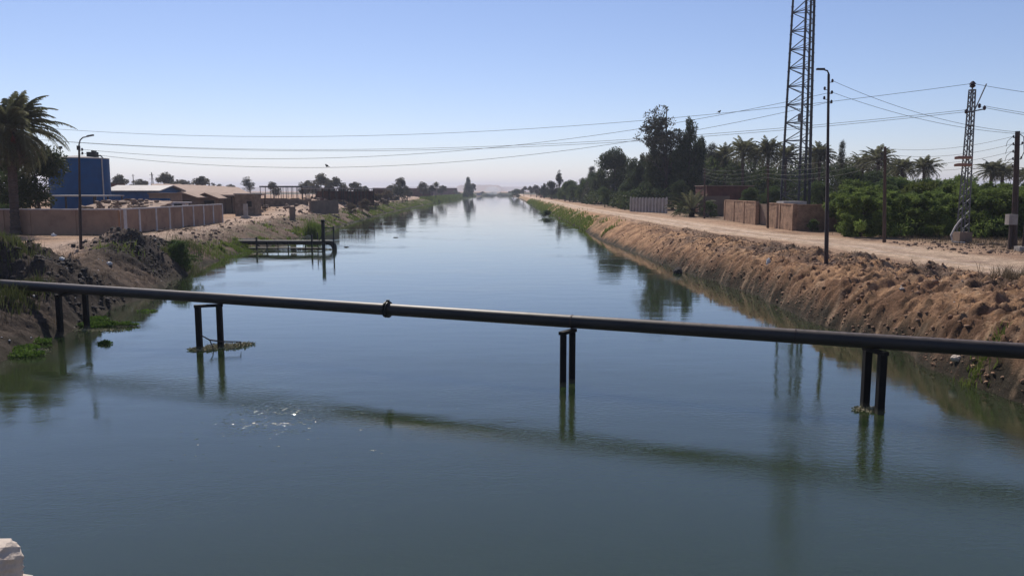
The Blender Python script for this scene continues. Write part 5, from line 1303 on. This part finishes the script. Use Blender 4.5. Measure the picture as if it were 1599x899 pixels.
# dry weeds
x, y, d = scatter(9000, lambda r, n: 27 + 90 * r.uniform(0, 1, n) ** 1.3, lambda r, n, y: r.uniform(.4, 7, n), -1, 17)
k = (perlin(x / 2, y / 2) > .05); put('dry_weeds', x[k], y[k], .28, .022, 'dry', 18, .8)
x, y, d = scatter(9000, lambda r, n: 20 + 80 * r.uniform(0, 1, n) ** 1.3, lambda r, n, y: WR(y) + r.normal(size=n) * .9, 1, 19)
k = (perlin(x / 1.6, y / 1.6) > .12); put('dry_weeds', x[k], y[k], .2, .018, 'dry', 20, .9)
x_, y_ = blob([(1525, 585, .3, .25, .6), (1545, 580, .4, .2, .3)], 260, 21); put('weeds', x_, y_, .26, .03, 'grass', 22, .8)
x_, y_ = blob([(1575, 470, 1.4, .35, .5), (1590, 455, 1.7, .4, .5)], 500, 23); put('weeds', x_, y_, .5, .02, 'dry', 24, .7)
# verge scrub under the grove
x = rngs = np.random.default_rng(5); X_ = rngs.uniform(28, 46, 7000); Y_ = rngs.uniform(52, 74, 7000); k = X_ > road_l(Y_) + road_w(Y_) + 2.5 + rngs.uniform(0, 5, 7000)
put('dry_weeds', X_[k], Y_[k], .3, .03, 'dry', 25, .8)

def clods(name, x, y, r, m, seed, sink=.3, flat_=.75):
    rg = np.random.default_rng(seed); n = len(x)
    bm = bmesh.new(); bmesh.ops.create_icosphere(bm, subdivisions=1, radius=1); base = np.array([v.co[:] for v in bm.verts]); fc = np.array([[v.index for v in f.verts] for f in bm.faces]); bm.free()
    nv = len(base); S = rg.uniform(.6, 1.4, (n, 1, 3)) * np.array([1, 1, flat_]) * r[:, None, None]
    V = base[None] * (1 + rg.uniform(-.28, .28, (n, nv, 1))) * S
    a = rg.uniform(0, 6.28, n); c_, s_ = np.cos(a)[:, None], np.sin(a)[:, None]
    V = np.stack([V[..., 0] * c_ - V[..., 1] * s_, V[..., 0] * s_ + V[..., 1] * c_, V[..., 2]], -1)
    V += np.stack([x, y, gz(x, y) + r * (flat_ - sink) * .6], 1)[:, None, :]
    f = (fc[None] + (np.arange(n) * nv)[:, None, None]).reshape(-1, 3)
    o = link(name, np_mesh(name, V.reshape(-1, 3), f), M[m]); tag(o, kind='stuff'); return o
rg = np.random.default_rng(50)
n = 9000; y = 19 + 75 * rg.uniform(0, 1, n) ** 1.3; x = XR(y) + WR(y) * rg.uniform(.05, 1.25, n); k = (crest(x, y) + .35 * perlin(x / 1.5, y / 1.5) + .12 > rg.uniform(0, .9, n)); x, y = x[k], y[k]
clods('earth_clods', x, y, .02 + .10 * rg.uniform(0, 1, len(x)) ** 4.0, 'bankclod', 51, .5)
n = 1300; y = 19 + 50 * rg.uniform(0, 1, n) ** 1.2; x = XR(y) + np.abs(rg.normal(size=n)) * .35 + .05; clods('earth_clods', x, y, .015 + .07 * rg.uniform(0, 1, n) ** 4, 'bankclod', 52, .5)
n = 16000; x = rg.uniform(-31, -17.5, n); y = rg.uniform(27, 70, n); k = (mound(x, y) > rg.uniform(.05, .9, n)) & (x < XL(y) - .1); x, y = x[k], y[k]
clods('dredged_clods', x, y, .025 + .13 * rg.uniform(0, 1, len(x)) ** 3, 'darkclod', 53)
n = 3500; y = 70 + 160 * rg.uniform(0, 1, n) ** 1.5; x = XL(y) - rg.uniform(.3, 12, n); k = perlin(x / 5, y / 5) > .05; x, y = x[k], y[k]
clods('rubble', x, y, .05 + .16 * rg.uniform(0, 1, len(x)) ** 3, 'clod', 54)
n = 900; y = 140 + 160 * rg.uniform(0, 1, n); x = XL(y) - rg.uniform(5, 22, n); clods('rubble', x, y, .1 + .5 * rg.uniform(0, 1, n) ** 3, 'clod', 55)
n = 500; x = rg.uniform(30, 44, n); y = rg.uniform(50, 62, n); clods('earth_clods', x, y, .03 + .15 * rg.uniform(0, 1, n) ** 4, 'clod', 56)
n = 2600; y = 18 + 34 * rg.uniform(0, 1, n) ** 1.1; x = XR(y) + rg.uniform(.3, 7.5, n); k = fbm(x / 1.1 + 5, y / 1.1, 2) > .12; x, y = x[k], y[k]
clods('earth_clods', x, y, .018 + .11 * rg.uniform(0, 1, len(x)) ** 4, 'bankclod', 59, .5)
# white litter
n = 150; y = 30 + 190 * rg.uniform(0, 1, n) ** 1.5; x = XL(y) - rg.uniform(.1, 6, n); clods('litter', x, y, .03 + .08 * rg.uniform(0, 1, n) ** 2, 'litter', 57, .1, .5)
n = 45; y = 22 + 60 * rg.uniform(0, 1, n) ** 1.3; x = XR(y) + rg.uniform(.1, 5, n); clods('litter', x, y, .025 + .05 * rg.uniform(0, 1, n) ** 2, 'litter', 58, .1, .5)
# single stones, bags and bits one can point to
def rock(name, lab, cat, px, py, z, r, m, seed, sq=.7, sub=3):
    q = on_z(px, py, z); o = link(name, rock_mesh(name, seed, sub, .35, r, r * .8, r * sq), M[m], None, (q.x, q.y, max(g1(q.x, q.y), -.05) + r * sq * .35)); o.rotation_euler = (0, 0, seed); tag(o, lab, cat); return o
rock('boulder', 'dark round boulder half in the water at the foot of the right bank', 'rock', 1058, 424, .1, .42, 'darkclod', 61, .75)
rock('stone', 'pale stone at the waterline just below the right end of the pipe', 'stone', 1493, 577, .2, .17, 'stone', 62)
rock('stone', 'small white stone high on the right bank beyond the pipe', 'stone', 1407, 482, 1.2, .12, 'stone', 63)
rock('stone', 'brown lump of earth beside the left lamp foot', 'stone', 147, 386, ZL, .55, 'clod', 64)
rock('litter_bag', 'white bag lying at the foot of the brown front wall', 'bag', 84, 369, ZL, .26, 'litter', 65)
rock('litter_bag', 'pale crumpled bag on the slope below the left lamp', 'bag', 172, 432, .9, .17, 'litter', 66)
rock('litter_bag', 'small white bag on the dark heap above the left piles', 'bag', 98, 432, 1.7, .14, 'litter', 67)
rock('litter_bag', 'small white rag hanging on the right bank slope', 'bag', 1199, 425, 1.2, .13, 'litter', 68, 2.0)
rock('rubbish_heap', 'round pale rubbish ball on the green bank behind the intake', 'rubbish', 481, 362, .8, .42, 'scum', 69, .8)
for i, (px, py, lab) in enumerate([(618, 371, 'tiny dark floating scrap far out on the left water'), (541, 386, 'tiny floating scrap beside the intake end'), (707, 332, 'tiny pale floating scrap in the far middle of the canal')]):
    q = on_z(px, py, 0); o = link('floating_scrap', rock_mesh('floating_scrap', 80 + i, 2, .4, .28, .16, .07), M['darkclod' if i != 2 else 'litter'], None, (q.x, q.y, .02)); tag(o, lab, 'debris')
b0 = on_z(1538, 592, .1); tag(MB().path([b0 + Vector((0, 0, .35)), b0 + Vector((.5, -.25, .22)), b0 + Vector((1.0, -.3, .25)), b0 + Vector((1.7, -.6, .1))], [.05, .06, .05, .03], 7).build('driftwood_root', M['bark'], smooth=True), 'bare root lying on the mud below the right end of the pipe', 'root')
tag(volbox('smoke', tuple(at_y(756, 305, 840)[:2]) + (1.5,), (at_y(783, 298, 840).x, 856, 6 + (298 - 291) / F * 840), .035, (.85, .92, 1.0), True), kind='stuff')
# far poles on the left skyline
for px, ty, Y, lab in ((209, 272.5, 250, 'thin bare pole on the skyline above the blue shed'), (238, 269.5, 240, 'thin braced pole on the skyline above the shed gable')):
    s = spot(px, Y, 2.0); h = H_for(ty, Y, 2.0); t = thing('utility_pole', lab, 'pole', s, 0, 'poles on the left skyline')
    MB().path([(0, 0, 0), (0, 0, h)], .11, 6).build('shaft', M['darksteel'], t)
    if px == 238:
        mb = MB()
        for dz in (.8, 2.0, 3.2): mb.beam((-.7, 0, h - dz), (.7, 0, h - dz), .1)
        mb.path([(.9, 0, 0), (.15, 0, h - .3)], .08, 5); mb.build('cross_arm', M['darksteel'], t)
    else: MB().beam((-.5, 0, h - .4), (.5, 0, h - .4), .09).build('cross_arm', M['darksteel'], t)
